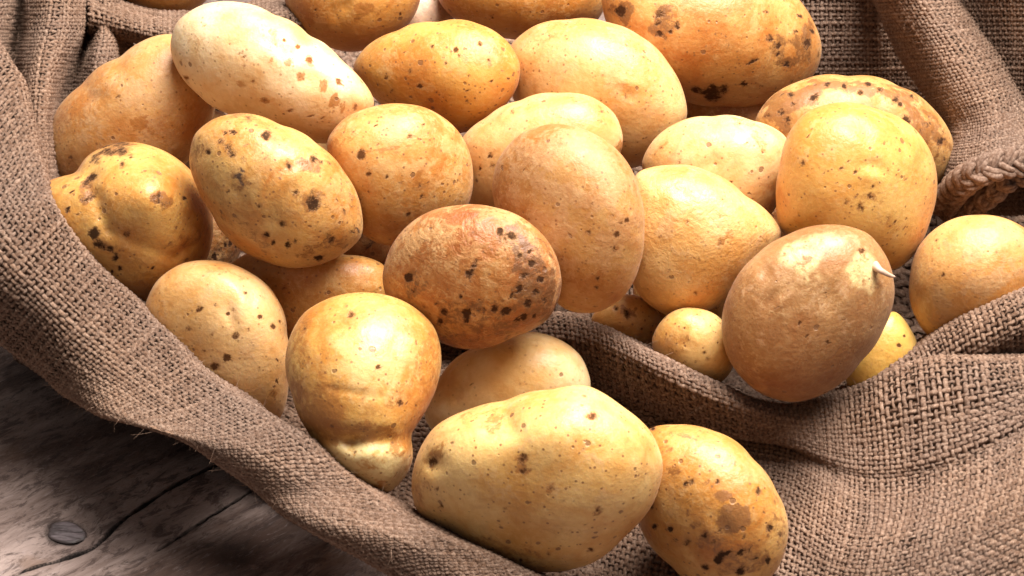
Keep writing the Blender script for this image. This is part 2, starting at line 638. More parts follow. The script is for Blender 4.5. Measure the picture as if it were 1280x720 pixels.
# --- fold lying behind the pile, upper left
fold_d = []
for x, yt, yb, d0 in [(110, -8, 40, 1.058), (150, 12, 46, 1.056), (190, 24, 54, 1.054), (230, 27, 60, 1.052), (280, 22, 62, 1.052), (335, 8, 55, 1.052), (390, 6, 50, 1.062)]:
    fold_d.append([(x, yt - 10, d0 + .05), (x, yt - 2, d0 + .018), (x, yt + 5, d0 + .002), (x, (yt + yb) / 2, d0 - .006), (x, yb - 5, d0), (x, yb + 1, d0 + .014), (x, yb - 2, d0 + .04)])
weave('back_fold', fold_d, (121, 61), seed=41, wrinkle=0.0008, pitch=0.0025, mode='d')

# --- inner wall of the sack, upper right, in the dark
inner = []
for py in [270, 210, 150, 100, 50, 0, -60]:
    row = []
    for x, yw in [(840, .235), (900, .230), (1000, .218), (1060, .205), (1120, .180), (1190, .135), (1260, .088), (1340, .05)]:
        r_ = ray(x, py)
        row.append((x, py, (yw - 0.00012 * py - CAM[1]) / r_[1]))
    inner.append(row)
weave('inner_wall', inner, (101, 101), seed=51, wrinkle=0.0015, pitch=0.0026, nside=4, seg=2, mode='d')

# --- mouth roll, upper right: the rim comes over, turns towards the viewer and ends in the plaited hem
roll = [
    [(1068, -40, .155), (1078, -40, .185), (1105, -40, .205), (1140, -40, .213), (1170, -40, .205), (1184, -40, .18), (1190, -40, .15)],
    [(1090, 0, .150), (1100, 0, .175), (1125, 0, .195), (1160, 0, .203), (1190, 0, .195), (1204, 0, .17), (1210, 0, .14)],
    [(1110, 42, .145), (1122, 42, .168), (1148, 40, .186), (1184, 36, .193), (1216, 32, .186), (1232, 30, .16), (1238, 30, .13)],
    [(1132, 88, .138), (1146, 86, .158), (1174, 82, .175), (1210, 74, .182), (1242, 68, .175), (1258, 64, .15), (1264, 62, .12)],
    [(1160, 132, .128), (1174, 128, .148), (1200, 122, .162), (1232, 112, .168), (1262, 104, .162), (1278, 98, .14), (1286, 94, .11)],
    [(1178, 160, .118), (1192, 160, .135), (1214, 156, .146), (1240, 150, .152), (1272, 142, .15), (1296, 130, .135), (1310, 120, .11)],
    [(1180, 200, .105), (1190, 205, .12), (1208, 202, .131), (1236, 192, .138), (1272, 184, .138), (1306, 176, .13), (1326, 166, .11)],
    [(1176, 236, .090), (1184, 244, .104), (1206, 234, .116), (1238, 218, .124), (1276, 206, .126), (1312, 200, .12), (1336, 196, .105)],
]
DROP = [.066, .062, .058, .052, .044, .034, .022, .012]
roll = [[(x, y, h - dr) for x, y, h in row] for row, dr in zip(roll, DROP)]
ro_part, So, No = weave('mouth_roll', roll, (171, 111), seed=61, wrinkle=0.0008, pitch=0.0025)
fibres(ro_part, So, No, 300, 0.006, 7)

flap = []
for t, (x0, y0) in zip(np.linspace(0, 1, 5), [(1190, -50), (1206, -4), (1240, 40), (1262, 76), (1282, 110)]):
    flap.append([(x0 - 8, y0 + 2, .075 - .02 * t), (x0 + 12, y0, .105 - .02 * t), (x0 + 50, y0 - 4, .115 - .02 * t), (x0 + 100, y0 - 8, .113 - .02 * t), (x0 + 160, y0 - 10, .105 - .02 * t)])
weave('outer_flap', flap, (81, 81), seed=71, wrinkle=0.0012, pitch=0.0025)

# plaited hem: three strands of twisted jute


def strand(pts, r, nside, phase, amp, turns, sq, name, parent, seed):
    A = np.array(pts, float)
    W = at_height(A[:, 0], A[:, 1], A[:, 2])
    n = 160
    C = catmull(W, n, 0)
    C, L = resample_even(C, 0)
    t = np.linspace(0, 1, n)
    tan = np.gradient(C, axis=0)
    tan /= np.linalg.norm(tan, axis=-1)[:, None]
    up = CAM - C
    up /= np.linalg.norm(up, axis=-1)[:, None]
    side = np.cross(tan, up)
    side /= np.linalg.norm(side, axis=-1)[:, None]
    up = np.cross(side, tan)
    th = 2 * math.pi * turns * t + phase
    C = C + side * (amp * np.sin(th))[:, None] + up * (amp * sq * np.sin(2 * th))[:, None]
    # each strand is a bundle of five twisted yarns
    vs_, qs_, ts_, tw_ = [], [], [], []
    base = 0
    rs = np.random.RandomState(seed)
    tan = np.gradient(C, axis=0)
    tan /= np.linalg.norm(tan, axis=-1)[:, None]
    s2 = np.cross(tan, up)
    s2 /= np.linalg.norm(s2, axis=-1)[:, None]
    u2 = np.cross(s2, tan)
    for k in range(5):
        a = 2 * math.pi * k / 5 + t * L / r * 0.45 + rs.normal(0, .2)
        c = C + s2 * (r * 0.58 * np.cos(a))[:, None] + u2 * (r * 0.58 * np.sin(a))[:, None]
        rr = r * 0.52 * (1 + 0.12 * np.sin(t * 60 + rs.uniform(0, 6))) * np.clip(np.minimum(t, 1 - t) * 30 + .3, 0, 1)
        v, q = tubes(c[None], s2[None], u2[None], rr[None], rr[None], nside)
        vs_.append(v)
        qs_.append(q + base)
        base += len(v)
        ts_.append(np.full(len(v), rs.uniform(0, .4)))  # low tones only: the shade on the hem is put into the yarn
        w = np.zeros((n, nside, 3))
        w[..., 0] = (t * L / 0.003 * 6)[:, None] + np.arange(nside)[None]
        tw_.append(w.reshape(-1, 3))
    o = mesh_obj(name, np.concatenate(vs_), np.concatenate(qs_), MAT_THREAD, parent)
    attr(o, 'thread', np.concatenate(ts_))
    attr2(o, 'twist', np.concatenate(tw_))
    return o


hem = bpy.data.objects.new('plaited_hem', None)
COL.objects.link(hem)
hem.parent = sack
path1 = [(1178, 266, .078), (1188, 244, .094), (1208, 224, .109), (1236, 210, .117), (1270, 202, .119), (1310, 200, .115)]
for k in range(3):
    strand(path1, 0.0030, 8, 2 * math.pi * k / 3, 0.0042, 4.5, 0.35, 'strand', hem, 90 + k)
path2 = [(1206, 272, .080), (1222, 258, .090), (1244, 240, .100), (1262, 226, .106), (1300, 214, .106)]
for k in range(2):
    strand(path2, 0.0026, 8, math.pi * k, 0.0026, 3.5, 0.5, 'strand', hem, 95 + k)

# ------------------------------------------------------------------ potatoes
GRID = 4.0
GX0, GY0, GW, GH = -300, -300, 475, 340
gx = GX0 + (np.arange(GW) + 0.5) * GRID
gy = GY0 + (np.arange(GH) + 0.5) * GRID


def plane_depth():
    """depth of the sack bottom seen along every cell of a coarse map"""
    U, V = np.meshgrid(gx, gy, indexing='ij')
    r = ray(U, V)
    d = np.full(U.shape, 1.0)
    for _ in range(30):
        p = CAM + d[..., None] * r
        d = (base_z(p[..., 0] * 0 + 0.03, p[..., 1]) + 0.002 - CAM[2]) / r[..., 2]
    return d


DEPTH = plane_depth()


def cells(u, v):
    return (np.clip(((u - GX0) / GRID).astype(int), 0, GW - 1), np.clip(((v - GY0) / GRID).astype(int), 0, GH - 1))


def stamp_surface(S):
    """let a cloth panel take part in the stacking of the potatoes"""
    P = S.reshape(-1, 3)
    u, v = pixel_of(P)
    i, j = cells(u, v)
    np.minimum.at(DEPTH, (i, j), depth_of(P) - 0.0018)


def cube_sphere(n):
    t = np.tan((np.linspace(-1, 1, n + 1)) * math.pi / 4)
    a, b = np.meshgrid(t, t, indexing='ij')
    one = np.ones_like(a)
    faces = [(one, a, b), (-one, b, a), (b, one, a), (a, -one, b), (a, b, one), (b, a, -one)]
    V, Q = [], []
    base = 0
    for f in faces:
        p = np.stack(f, -1).reshape(-1, 3)
        V.append(p)
        Q.append(grid_quads(n + 1, n + 1) + base)
        base += len(p)
    V = np.concatenate(V)
    Q = np.concatenate(Q)
    V /= np.linalg.norm(V, axis=1)[:, None]
    key = np.round(V, 5) + 0.0
    _, first, inv = np.unique(key, axis=0, return_index=True, return_inverse=True)
    inv = np.asarray(inv).reshape(-1)
    return V[first], inv[Q]


CS_V, CS_Q = cube_sphere(37)


def potato_material(name, p, seed):
    m = NT(name)
    rs = random.Random(seed)
    tc0 = m.node('ShaderNodeTexCoord').outputs['Object']
    tc = m.mapping(tc0, loc=(rs.uniform(-5, 5), rs.uniform(-5, 5), rs.uniform(-5, 5)))
    k1, k2 = p.get('k', 0.80), p.get('k', 0.80) * 0.86
    q_ = p.get('warm', 1.0)                     # 0 cream, 1 orange gold
    c1 = (p['c1'][0] * k1, p['c1'][1] * (.94 - .11 * q_) * k1, p['c1'][2] * (.95 - .33 * q_) * k1)
    c2 = (p['c2'][0] * k2, p['c2'][1] * (.81 - .15 * q_) * k2, p['c2'][2] * (.62 - .30 * q_) * k2)
    skin = tuple(v * w for v, w in zip(p.get('skin', (0.50, 0.31, 0.17)), (.90, .80, .62)))
    big = m.noise(tc, 30.0, 3, 0.6)
    c = m.mix(m.ramp(big, 0.34, 0.66), c1, c2)
    # thin matt skin that flakes in patches
    fl = m.noise(tc, 85.0, 7, 0.70, 0.25)
    lo = 0.62 - 0.22 * p['flake']
    patch = m.ramp(fl, lo, lo + 0.06)
    c = m.mix(m.math('MULTIPLY', patch, 0.30 + 0.45 * p['flake']), c, skin)
    # fine papery scales
    sc_ = m.noise(tc, 240.0, 5, 0.7, 1.5)
    c = m.mix(m.math('MULTIPLY', m.ramp(sc_, 0.52, 0.60), m.math('MULTIPLY', m.ramp(m.noise(tc, 48.0, 3), 0.40, 0.62), 0.22 + 0.35 * p['flake'])), c, m.mix(0.5, skin, (0.84, 0.60, 0.32)))
    c = m.mix(m.math('MULTIPLY', m.ramp(sc_, 0.44, 0.36), m.math('MULTIPLY', m.ramp(m.noise(tc, 41.0, 3), 0.46, 0.64), 0.20 + 0.25 * p['net'])), c, (0.44, 0.21, 0.06))
    # fine netting
    net = m.voronoi(m.mapping(tc, sc=(1, 1, 0.75)), 330.0, 'DISTANCE_TO_EDGE').outputs['Distance']
    netm = m.math('MULTIPLY', m.ramp(net, 0.0, 0.16, 1.0, 0.0), m.ramp(m.noise(tc, 55.0, 3), 0.42, 0.66))
    c = m.mix(m.math('MULTIPLY', netm, 0.28 * p['net']), c, (0.34, 0.17, 0.06))
    fine = m.noise(tc, 420.0, 4, 0.6)
    c = m.mix(m.ramp(fine, 0.35, 0.75, 0.0, 0.30), m.mix(1.0, c, (0.86, 0.80, 0.70), 'MULTIPLY'), m.mix(0.16, c, (0.95, 0.80, 0.50)))
    # earthy smears
    sm_ = m.ramp(m.noise(tc, 24.0, 6, 0.66, 1.6), 0.46, 0.70, 0.0, 0.45 + 0.35 * min(1.0, p['dirt'] + p['russet']))
    c = m.mix(sm_, c, m.mix(1.0, c, (0.80, 0.52, 0.22), 'MULTIPLY'))
    cream = m.math('MULTIPLY', m.attr('cream').outputs['Fac'], m.ramp(m.noise(tc, 130.0, 5, 0.7, 0.6), 0.34, 0.52))
    c = m.mix(cream, c, p.get('creamc', (0.74, 0.56, 0.26)))
    # russet tint
    rus = m.noise(tc, 38.0, 5, 0.66, 1.0)
    c = m.mix(m.ramp(rus, 0.60 - 0.14 * p['russet'], 0.74 - 0.10 * p['russet'], 0.0, 0.35 + 0.4 * p['russet']), c, (0.36, 0.145, 0.028))
    a_r = m.attr('russet').outputs['Fac']
    rn = m.math('MULTIPLY', m.math('SUBTRACT', m.noise(tc, 260.0, 6, 0.78, 0.5), 0.5), 2.6)
    rm = m.math('MULTIPLY', m.ramp(m.math('ADD', a_r, rn), 0.22, 0.70), m.ramp(a_r, 0.02, 0.45, 0.0, 0.82))
    c = m.mix(rm, c, p.get('rusc', (0.34, 0.125, 0.024)))
    halo = m.ramp(m.attr('spot').outputs['Fac'], 0.0, 0.6, 0.0, 0.6)
    c = m.mix(halo, c, (0.30, 0.12, 0.03))
    # tiny lenticels
    vo = m.voronoi(tc, 210.0)
    rad = m.math('MULTIPLY', m.ramp(vo.outputs['Color'], 1.0 - 0.62 * min(1.0, p['speck'] + .15), 1.0, 0.0, 0.33), m.ramp(fine, 0.3, 0.6, 0.6, 1.1))
    dot = m.ramp(m.math('SUBTRACT', vo.outputs['Distance'], rad), -0.07, 0.03, 1.0, 0.0)
    dot = m.math('MULTIPLY', dot, m.ramp(rad, 0.04, 0.09))
    c = m.mix(m.math('MULTIPLY', dot, 0.72), c, (0.15, 0.06, 0.022))
    vo2 = m.voronoi(tc, 460.0)
    dot2 = m.math('MULTIPLY', m.ramp(vo2.outputs['Distance'], 0.18, 0.32, 1.0, 0.0), m.ramp(vo2.outputs['Color'], 0.66, 0.74))
    c = m.mix(m.math('MULTIPLY', dot2, 0.85 * min(1, p['speck'] + .3)), c, (0.20, 0.08, 0.025))
    # soil clinging to the skin
    so = m.noise(tc, 120.0, 6, 0.72, 0.6)
    so_m = m.math('MULTIPLY', m.ramp(so, 0.66 - 0.10 * p['dirt'], 0.73 - 0.08 * p['dirt']), m.ramp(m.noise(tc, 33.0, 2), 0.48, 0.62))
    so_m = m.math('MULTIPLY', so_m, min(1.0, 0.2 + p['dirt']) if p['dirt'] > 0 else 0.0)
    c = m.mix(so_m, c, (0.075, 0.035, 0.018))
    a_s = m.attr('spot').outputs['Fac']
    sp = m.ramp(m.math('ADD', a_s, m.math('MULTIPLY', m.math('SUBTRACT', m.noise(tc, 360.0, 4, 0.75, 0.5), 0.5), 1.9)), 0.22, 0.78)
    sp = m.math('MULTIPLY', sp, m.ramp(a_s, 0.02, 0.12))
    c = m.mix(m.math('MULTIPLY', sp, 0.92), c, p.get('spotc', (0.075, 0.027, 0.010)))
    m.put(m.b.inputs['Base Color'], c)
    rough = m.math('ADD', p['rough'] + 0.09, m.math('MULTIPLY', patch, 0.16))
    rough = m.math('ADD', rough, m.math('MULTIPLY', m.math('MAXIMUM', sp, so_m), 0.3))
    m.put(m.b.inputs['Roughness'], rough)
    m.put(m.b.inputs['Sheen Weight'], m.math('MULTIPLY', m.math('SUBTRACT', 1.0, m.math('MAXIMUM', sp, m.math('MAXIMUM', so_m, rm)), True), 0.07))
    m.put(m.b.inputs['Specular IOR Level'], m.math('SUBTRACT', 0.58, m.math('MULTIPLY', sp, 0.5)))
    m.put(m.b.inputs['Sheen Roughness'], 0.45)
    m.b.inputs['Sheen Tint'].default_value = (1.0, 0.80, 0.72, 1)
    m.put(m.b.inputs['Subsurface Weight'], 0.12)
    m.b.inputs['Subsurface Radius'].default_value = (1.0, 0.40, 0.10)
    m.put(m.b.inputs['Subsurface Scale'], 0.006)
    h = m.math('ADD', m.math('MULTIPLY', fl, 0.9), m.math('MULTIPLY', fine, 0.55))
    h = m.math('ADD', h, m.math('MULTIPLY', m.noise(tc, 170.0, 4, 0.6, 1.2), 0.8 * p['net']))
    h = m.math('SUBTRACT', h, m.math('MULTIPLY', m.math('MAXIMUM', sp, dot), 0.5))
    m.put(m.b.inputs['Normal'], m.bump(h, 0.00058 * p.get('bump', 1.0), 0.85))
    return m.mat


def seg_dist(u, v, x0, y0, x1, y1):
    dx, dy = x1 - x0, y1 - y0
    t = np.clip(((u - x0) * dx + (v - y0) * dy) / (dx * dx + dy * dy + 1e-9), 0, 1)
    return np.hypot(u - x0 - t * dx, v - y0 - t * dy)


PALE = dict(warm=.22, k=.95, c1=(0.84, 0.66, 0.37), c2=(0.80, 0.54, 0.24), skin=(0.72, 0.50, 0.32), flake=.25, net=.4, russet=.1, speck=.35, dirt=0, rough=.34)
GOLD = dict(warm=.75, k=.84, c1=(0.80, 0.50, 0.15), c2=(0.72, 0.38, 0.085), skin=(0.70, 0.47, 0.24), flake=.35, net=.6, russet=.3, speck=.6, dirt=.1, rough=.36)
TAN = dict(warm=.6, k=.86, c1=(0.72, 0.46, 0.19), c2=(0.62, 0.36, 0.13), skin=(0.58, 0.38, 0.24), flake=.7, net=.7, russet=.2, speck=.5, dirt=.1, rough=.40)
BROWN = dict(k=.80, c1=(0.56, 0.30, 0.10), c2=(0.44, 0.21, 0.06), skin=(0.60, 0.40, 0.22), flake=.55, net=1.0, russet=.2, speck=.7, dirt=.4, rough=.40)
DIRTY = dict(warm=.75, ss=1.25, k=.82, spotc=(0.022, 0.010, 0.007), rusc=(0.20, 0.075, 0.02), c1=(0.80, 0.56, 0.24), c2=(0.68, 0.40, 0.12), skin=(0.60, 0.38, 0.18), flake=.5, net=.9, russet=.35, speck=.7, dirt=.75, rough=.36)


def P(base, **kw):
    d = dict(base)
    d.update(kw)
    return d


POT = {}


def potato(key, outline, look, label, order_T=1.0, spots=(), rus=(), dents=(), lines=(), nrand=10, sh=None, seed=None, push=0.0, cream=(), deep=None):
    POT[key] = dict(outline=outline, look=look, label=label, T=order_T, spots=spots, rus=rus, dents=dents, lines=lines, nrand=nrand, sh=sh, push=push, cream=cream, deep=deep,
                    seed=seed if seed is not None else (sum(ord(c) * (i + 3) for i, c in enumerate(key)) * 7) % 9973)


def ell(cx, cy, a, b, rot=0, n=14, sq=0.0):
    r = math.radians(rot)
    out = []
    for k in range(n):
        t = 2 * math.pi * k / n
        x, y = a * math.cos(t), b * math.sin(t)
        out.append((cx + x * math.cos(r) - y * math.sin(r), cy + x * math.sin(r) + y * math.cos(r)))
    return out


def build_potato(key):
    d = POT[key]
    rs = np.random.RandomState(d['seed'])
    O = np.array(d['outline'], float)
    # area centroid of the outline
    x, y = O[:, 0], O[:, 1]
    x1, y1 = np.roll(x, -1), np.roll(y, -1)
    cr = x * y1 - x1 * y
    cu, cv = ((x + x1) * cr).sum() / (3 * cr.sum()), ((y + y1) * cr).sum() / (3 * cr.sum())
    th = np.arctan2(O[:, 1] - cv, O[:, 0] - cu)
    rr = np.hypot(O[:, 0] - cu, O[:, 1] - cv)
    o = np.argsort(th)
    th, rr = th[o], rr[o]
    # dense closed polar curve, lightly smoothed
    tt = np.concatenate([th - 2 * math.pi, th, th + 2 * math.pi])
    r3 = np.concatenate([rr, rr, rr])
    dense = np.linspace(-math.pi, math.pi, 361)
    pol = np.interp(dense, tt, r3)
    ker = np.hanning(17)
    ker /= ker.sum()
    ext = np.concatenate([pol[:-1], pol[:-1], pol[:-1]])
    sm = np.convolve(ext, ker, 'same')[360:720]
    sm = np.concatenate([sm, sm[:1]])
    # ellipse of the same second moments, for the inside of the shape
    M = np.zeros((2, 2))
    dth = dense[1] - dense[0]
    for k in range(360):
        u_ = np.array([math.cos(dense[k]), math.sin(dense[k])])
        M += np.outer(u_, u_) * sm[k] ** 4 / 4 * dth
    A = (sm[:360] ** 2 / 2).sum() * dth
    w, E = np.linalg.eigh(M / A)
    b_, a_ = 2 * np.sqrt(w)
    T = 0.5 * (b_ + min(a_, 1.15 * b_)) * 0.96 * d['T']
    s = CS_V
    rho = np.hypot(s[:, 0], s[:, 1])
    ang = np.arctan2(s[:, 1], s[:, 0])
    r_out = np.interp(ang, dense, sm)
    ex = np.cos(ang) * E[0, 0] + np.sin(ang) * E[1, 0]
    ey = np.cos(ang) * E[0, 1] + np.sin(ang) * E[1, 1]
    r_ell = 1.0 / np.sqrt((ex / b_) ** 2 + (ey / a_) ** 2)
    f = rho ** 2
    r = r_ell * (1 - f) + r_out * f
    # a slightly fuller section than an ellipse
    zz = np.sign(s[:, 2]) * np.abs(s[:, 2]) ** 0.94
    U, V, Z = r * rho * np.cos(ang), r * rho * np.sin(ang), T * zz
    # lumps
    lump = Wobble(d['seed'], 3, 2.1, 10)(s) * 0.027 + Wobble(d['seed'] + 1, 3, 4.6, 10)(s) * 0.010
    for k in range(7):                          # shallow eyes, each with a brow
        dv = rs.normal(size=3)
        dv /= np.linalg.norm(dv)
        tv = np.cross(dv, rs.normal(size=3))
        tv /= np.linalg.norm(tv)
        bv = np.cross(dv, tv)
        a1, a2 = s @ tv, s @ bv
        fr = (s @ dv) > 0
        w_ = rs.uniform(.07, .13)
        lump = lump - fr * rs.uniform(.010, .026) * np.exp(-(a1 / (1.8 * w_)) ** 2 - ((a2 - 2.0 * a1 ** 2) / w_) ** 2) + fr * 0.012 * np.exp(-(a1 / (2 * w_)) ** 2 - ((a2 - 2.0 * w_) / w_) ** 2)
    g = 1 + lump
    # keep the outline itself, lumps act on the depth and only a little sideways
    U, V, Z = U * (1 + lump * 0.45), V * (1 + lump * 0.45), Z * g * (1 + 0.6 * lump)
    sh = d['sh'] if d['sh'] is not None else (rs.uniform(-.14, .14), rs.uniform(.22, .36))
    front = s[:, 2] > 0
    fw = np.clip(s[:, 2] * 3, 0, 1)
    up_, vp_ = U + cu, V + cv
    for (px, py, rad, amt) in d['dents']:
        q = np.hypot(up_ - px, vp_ - py) / rad
        Z = Z + fw * amt * np.exp(-q ** 2 * 1.2)
    for (x0, y0, x1_, y1_, wd, amt) in d['lines']:
        q = seg_dist(up_, vp_, x0, y0, x1_, y1_) / wd
        Z = Z + fw * amt * np.exp(-q ** 2)
    spot = np.zeros(len(s))
    rusv = np.zeros(len(s))
    wsp = Wobble(d['seed'] + 5, 3, 26.0, 10)(s) * 0.30
    for sp in d['spots']:
        px, py, rad = sp[:3]
        st = (sp[3] if len(sp) > 3 else 1.0) * rs.uniform(0.6, 1.05)
        rad = rad * rs.uniform(0.75, 1.0) * d['look'].get('ss', 1.0)
        q = np.hypot(up_ - px, vp_ - py) / rad + wsp * 0.6
        val = st * np.clip(1.35 - q, 0, 1) * (fw > 0.05)
        spot = np.maximum(spot, val)
        Z = Z - fw * 0.16 * rad * np.exp(-q ** 2) * min(1.0, st)
    spot = np.clip(spot, 0, 1)
    for sp in d['rus']:
        px, py, ra, rb, rot = sp[:5]
        st = sp[5] if len(sp) > 5 else 0.8
        c_, s_ = math.cos(math.radians(rot)), math.sin(math.radians(rot))
        dx, dy = up_ - px, vp_ - py
        q = np.hypot((dx * c_ + dy * s_) / ra, (-dx * s_ + dy * c_) / rb) + wsp
        rusv = np.maximum(rusv, st * np.clip((1.35 - q) / 0.5, 0, 1) * (fw > 0.02))
    crm = np.zeros(len(s))
    for sp in d['cream']:
        px, py, ra, rb, rot = sp[:5]
        st = sp[5] if len(sp) > 5 else 0.9
        c_, s_ = math.cos(math.radians(rot)), math.sin(math.radians(rot))
        dx, dy = up_ - px, vp_ - py
        q = np.hypot((dx * c_ + dy * s_) / ra, (-dx * s_ + dy * c_) / rb) + wsp * 0.5
        crm = np.maximum(crm, st * np.clip((1.3 - q) / 0.5, 0, 1) * (fw > 0.02))
    # a scatter of eyes and scabs over the whole body, back included
    rr_px = math.sqrt(a_ * b_)
    for k in range(d['nrand']):
        dv = rs.normal(size=3)
        dv /= np.linalg.norm(dv)
        rad = rs.uniform(1.0, 2.2) if rs.uniform() < 0.85 else rs.uniform(2.2, 3.4)
        q = np.arccos(np.clip(s @ dv, -1, 1)) * rr_px / rad + wsp * 0.6
        spot = np.maximum(spot, rs.uniform(.5, .95) * np.clip(1.35 - q, 0, 1))
    Z = Z + sh[0] * U + sh[1] * (-V)          # shear: where the widest section sits in depth
    kscale = 1.0 / FPX
    # stack: slide away from the lens until it touches what lies behind it
    D = 1.0
    i, j = cells(up_, vp_)
    for _ in range(4):
        dep = D - Z * D * kscale
        mx = np.full(DEPTH.shape, -1e9)
        np.maximum.at(mx, (i, j), dep)
        hit = mx > -1e8
        gap_ = np.where(hit, DEPTH - mx, 9.0)
        D = D + gap_.min()
    w_ = np.unravel_index(np.argmin(gap_), gap_.shape)
    srt = np.sort(gap_[hit])
    d['contact'] = (round(float(gx[w_[0]])), round(float(gy[w_[1]])), [round(float(srt[int(len(srt) * f)] - srt[0]), 4) for f in (.005, .01, .02, .05, .1)])
    D += 0.0035 + d['push']
    if d['deep']:
        D = d['deep']                          # lies below the others, in the hollow of the pile
    dep = D - Z * D * kscale
    if not d['deep']:
        np.minimum.at(DEPTH, (i, j), dep)
    W = at_depth(up_, vp_, dep)
    c = at_depth(np.array(cu), np.array(cv), np.array(D))
    mat = potato_material('potato_skin', d['look'], d['seed'])
    # outward winding
    ob = mesh_obj('potato', W - c, CS_Q[:, ::-1], mat)
    ob.location = c
    attr(ob, 'spot', spot)
    attr(ob, 'russet', rusv)
    attr(ob, 'cream', crm)
    ob['label'] = d['label']
    ob['category'] = 'potato'
    ob['group'] = 'potatoes in the burlap sack'
    d['obj'] = ob
    d['c'] = c
    d['D'] = D
    return ob


potato('p01', ell(208, -38, 64, 62), P(GOLD), 'orange potato showing only its edge above the cloth fold behind the long pale potato')
potato('p03', ell(520, 20, 48, 40, -20), P(PALE, c1=(.72, .55, .47), c2=(.66, .47, .38), skin=(.55, .42, .40), flake=.8), 'pinkish grey potato glimpsed in the gap between two orange ones at the back')
potato('p02', [(355, 0), (366, 25), (395, 50), (440, 66), (480, 52), (512, 25), (524, -8), (505, -55), (440, -85), (380, -60)], P(GOLD, c1=(.70, .38, .10), c2=(.60, .29, .06), russet=.6),
       'orange potato with a rust brown scab at the back above the pale spotted one', rus=[(455, 14, 15, 9, -35)], spots=[(395, 12, 2), (420, 40, 2), (500, 18, 2)])
potato('p04', [(545, 0), (560, 20), (600, 38), (640, 49), (700, 42), (745, 28), (758, 5), (750, -40), (700, -85), (640, -95), (570, -70), (545, -30)], P(GOLD, c1=(.68, .38, .10), c2=(.62, .32, .07)),
       'smooth orange potato at the very back beside the large scabby one', spots=[(615, 22, 3), (700, 8, 2)])
potato('p05', [(752, -10), (765, 40), (790, 85), (850, 122), (905, 134), (960, 128), (1005, 110), (1023, 86), (1027, 58), (1014, 25), (990, -8), (930, -45), (850, -60), (785, -50)],
       P(GOLD, c1=(.74, .46, .18), c2=(.68, .38, .12), dirt=.5, flake=.4, ss=1.35, spotc=(.035, .014, .008), rusc=(.16, .06, .018)), 'large golden potato with clusters of black scabs at its end against the dark inner cloth',
       spots=[(775, 14, 5), (823, 18, 6), (822, 28, 4), (846, 32, 4), (824, 43, 4), (838, 40, 3), (832, 50, 3), (973, 58, 5), (974, 68, 4), (982, 80, 4), (962, 48, 4), (1009, 55, 6), (1000, 20, 3), (948, 50, 3), (938, 78, 2.5), (946, 76, 2.5), (896, 82, 2.5), (930, 105, 3), (990, 100, 3), (1012, 75, 3), (890, 116, 9, .9), (870, 112, 6, .8), (905, 112, 7, .8), (995, 40, 3), (1015, 40, 2.5), (958, 15, 3)],
       rus=[(780, 14, 12, 14, 0, .7), (828, 30, 13, 18, 20, .6), (975, 62, 12, 18, -20, .6), (1005, 55, 14, 22, 0, .6)])
potato('p31', ell(915, 152, 72, 44, 5), P(BROWN, dirt=.9), 'dark earthy potato deep in the gap under the large golden one', deep=1.078)  # added gap filler: brown and dirt stand in for the shade there
potato('p32', ell(448, 306, 44, 40, 0), P(BROWN, dirt=.9), 'dark earthy potato deep in the gap beside the black spattered oval one', deep=1.004)  # added too: the black shade of this gap is put into its skin
potato('p09', [(637, 60), (668, 34), (712, 25), (760, 30), (800, 47), (835, 80), (855, 115), (861, 145), (848, 172), (800, 210), (740, 205), (665, 160), (638, 105)], P(PALE, c1=(.80, .58, .28), c2=(.76, .49, .20), flake=.5, russet=.3, speck=.5),
       'broad pale gold potato with a pinkish flaky crown behind the small cream one', sh=(.2, .3), spots=[(705, 88, 3.5, .8), (760, 107, 3, .7), (805, 72, 3, .7), (782, 120, 2.5, .7), (752, 95, 2, .6), (818, 108, 2.5, .7), (790, 130, 2)], rus=[(795, 55, 18, 7, 30, .35), (690, 40, 30, 8, -20, .3)])
potato('p08', [(442, 84), (458, 60), (498, 40), (548, 29), (600, 31), (634, 50), (651, 80), (648, 108), (624, 140), (578, 167), (540, 160), (500, 142), (466, 118), (447, 98)], P(GOLD, c1=(.80, .50, .14), c2=(.74, .41, .09), speck=.8),
       'egg shaped golden potato evenly dotted with small brown specks near the back', sh=(.26, .3),
       spots=[(513, 89, 3), (525, 108, 3), (558, 78, 3), (587, 97, 3.5), (614, 102, 3), (584, 128, 3), (562, 120, 2.5), (545, 116, 2.5), (490, 114, 3), (482, 98, 2.5), (506, 66, 2), (540, 58, 2.5), (570, 62, 2.5), (600, 55, 3), (610, 75, 3), (628, 88, 2.5), (635, 98, 2), (575, 70, 2.5)], rus=[(612, 78, 3, 9, 0, .6), (580, 72, 8, 6, 30, .4)])
potato('p06', [(57, 170), (66, 140), (100, 105), (150, 72), (212, 42), (250, 55), (272, 90), (268, 140), (250, 180), (205, 220), (150, 245), (95, 243), (60, 215)], P(TAN, c1=(.74, .50, .24), c2=(.68, .41, .16), flake=.5),
       'large tan potato leaning on the pleated cloth with a pale flaky highlight', spots=[(146, 122, 3.5, .7), (200, 125, 3, .6), (156, 105, 2, .6)], rus=[(170, 155, 11, 8, 30, .8), (180, 152, 5, 6, 0, .9), (188, 165, 6, 4, 20, .6), (202, 128, 6, 5, 0, .5), (205, 65, 20, 10, -30, .3)])
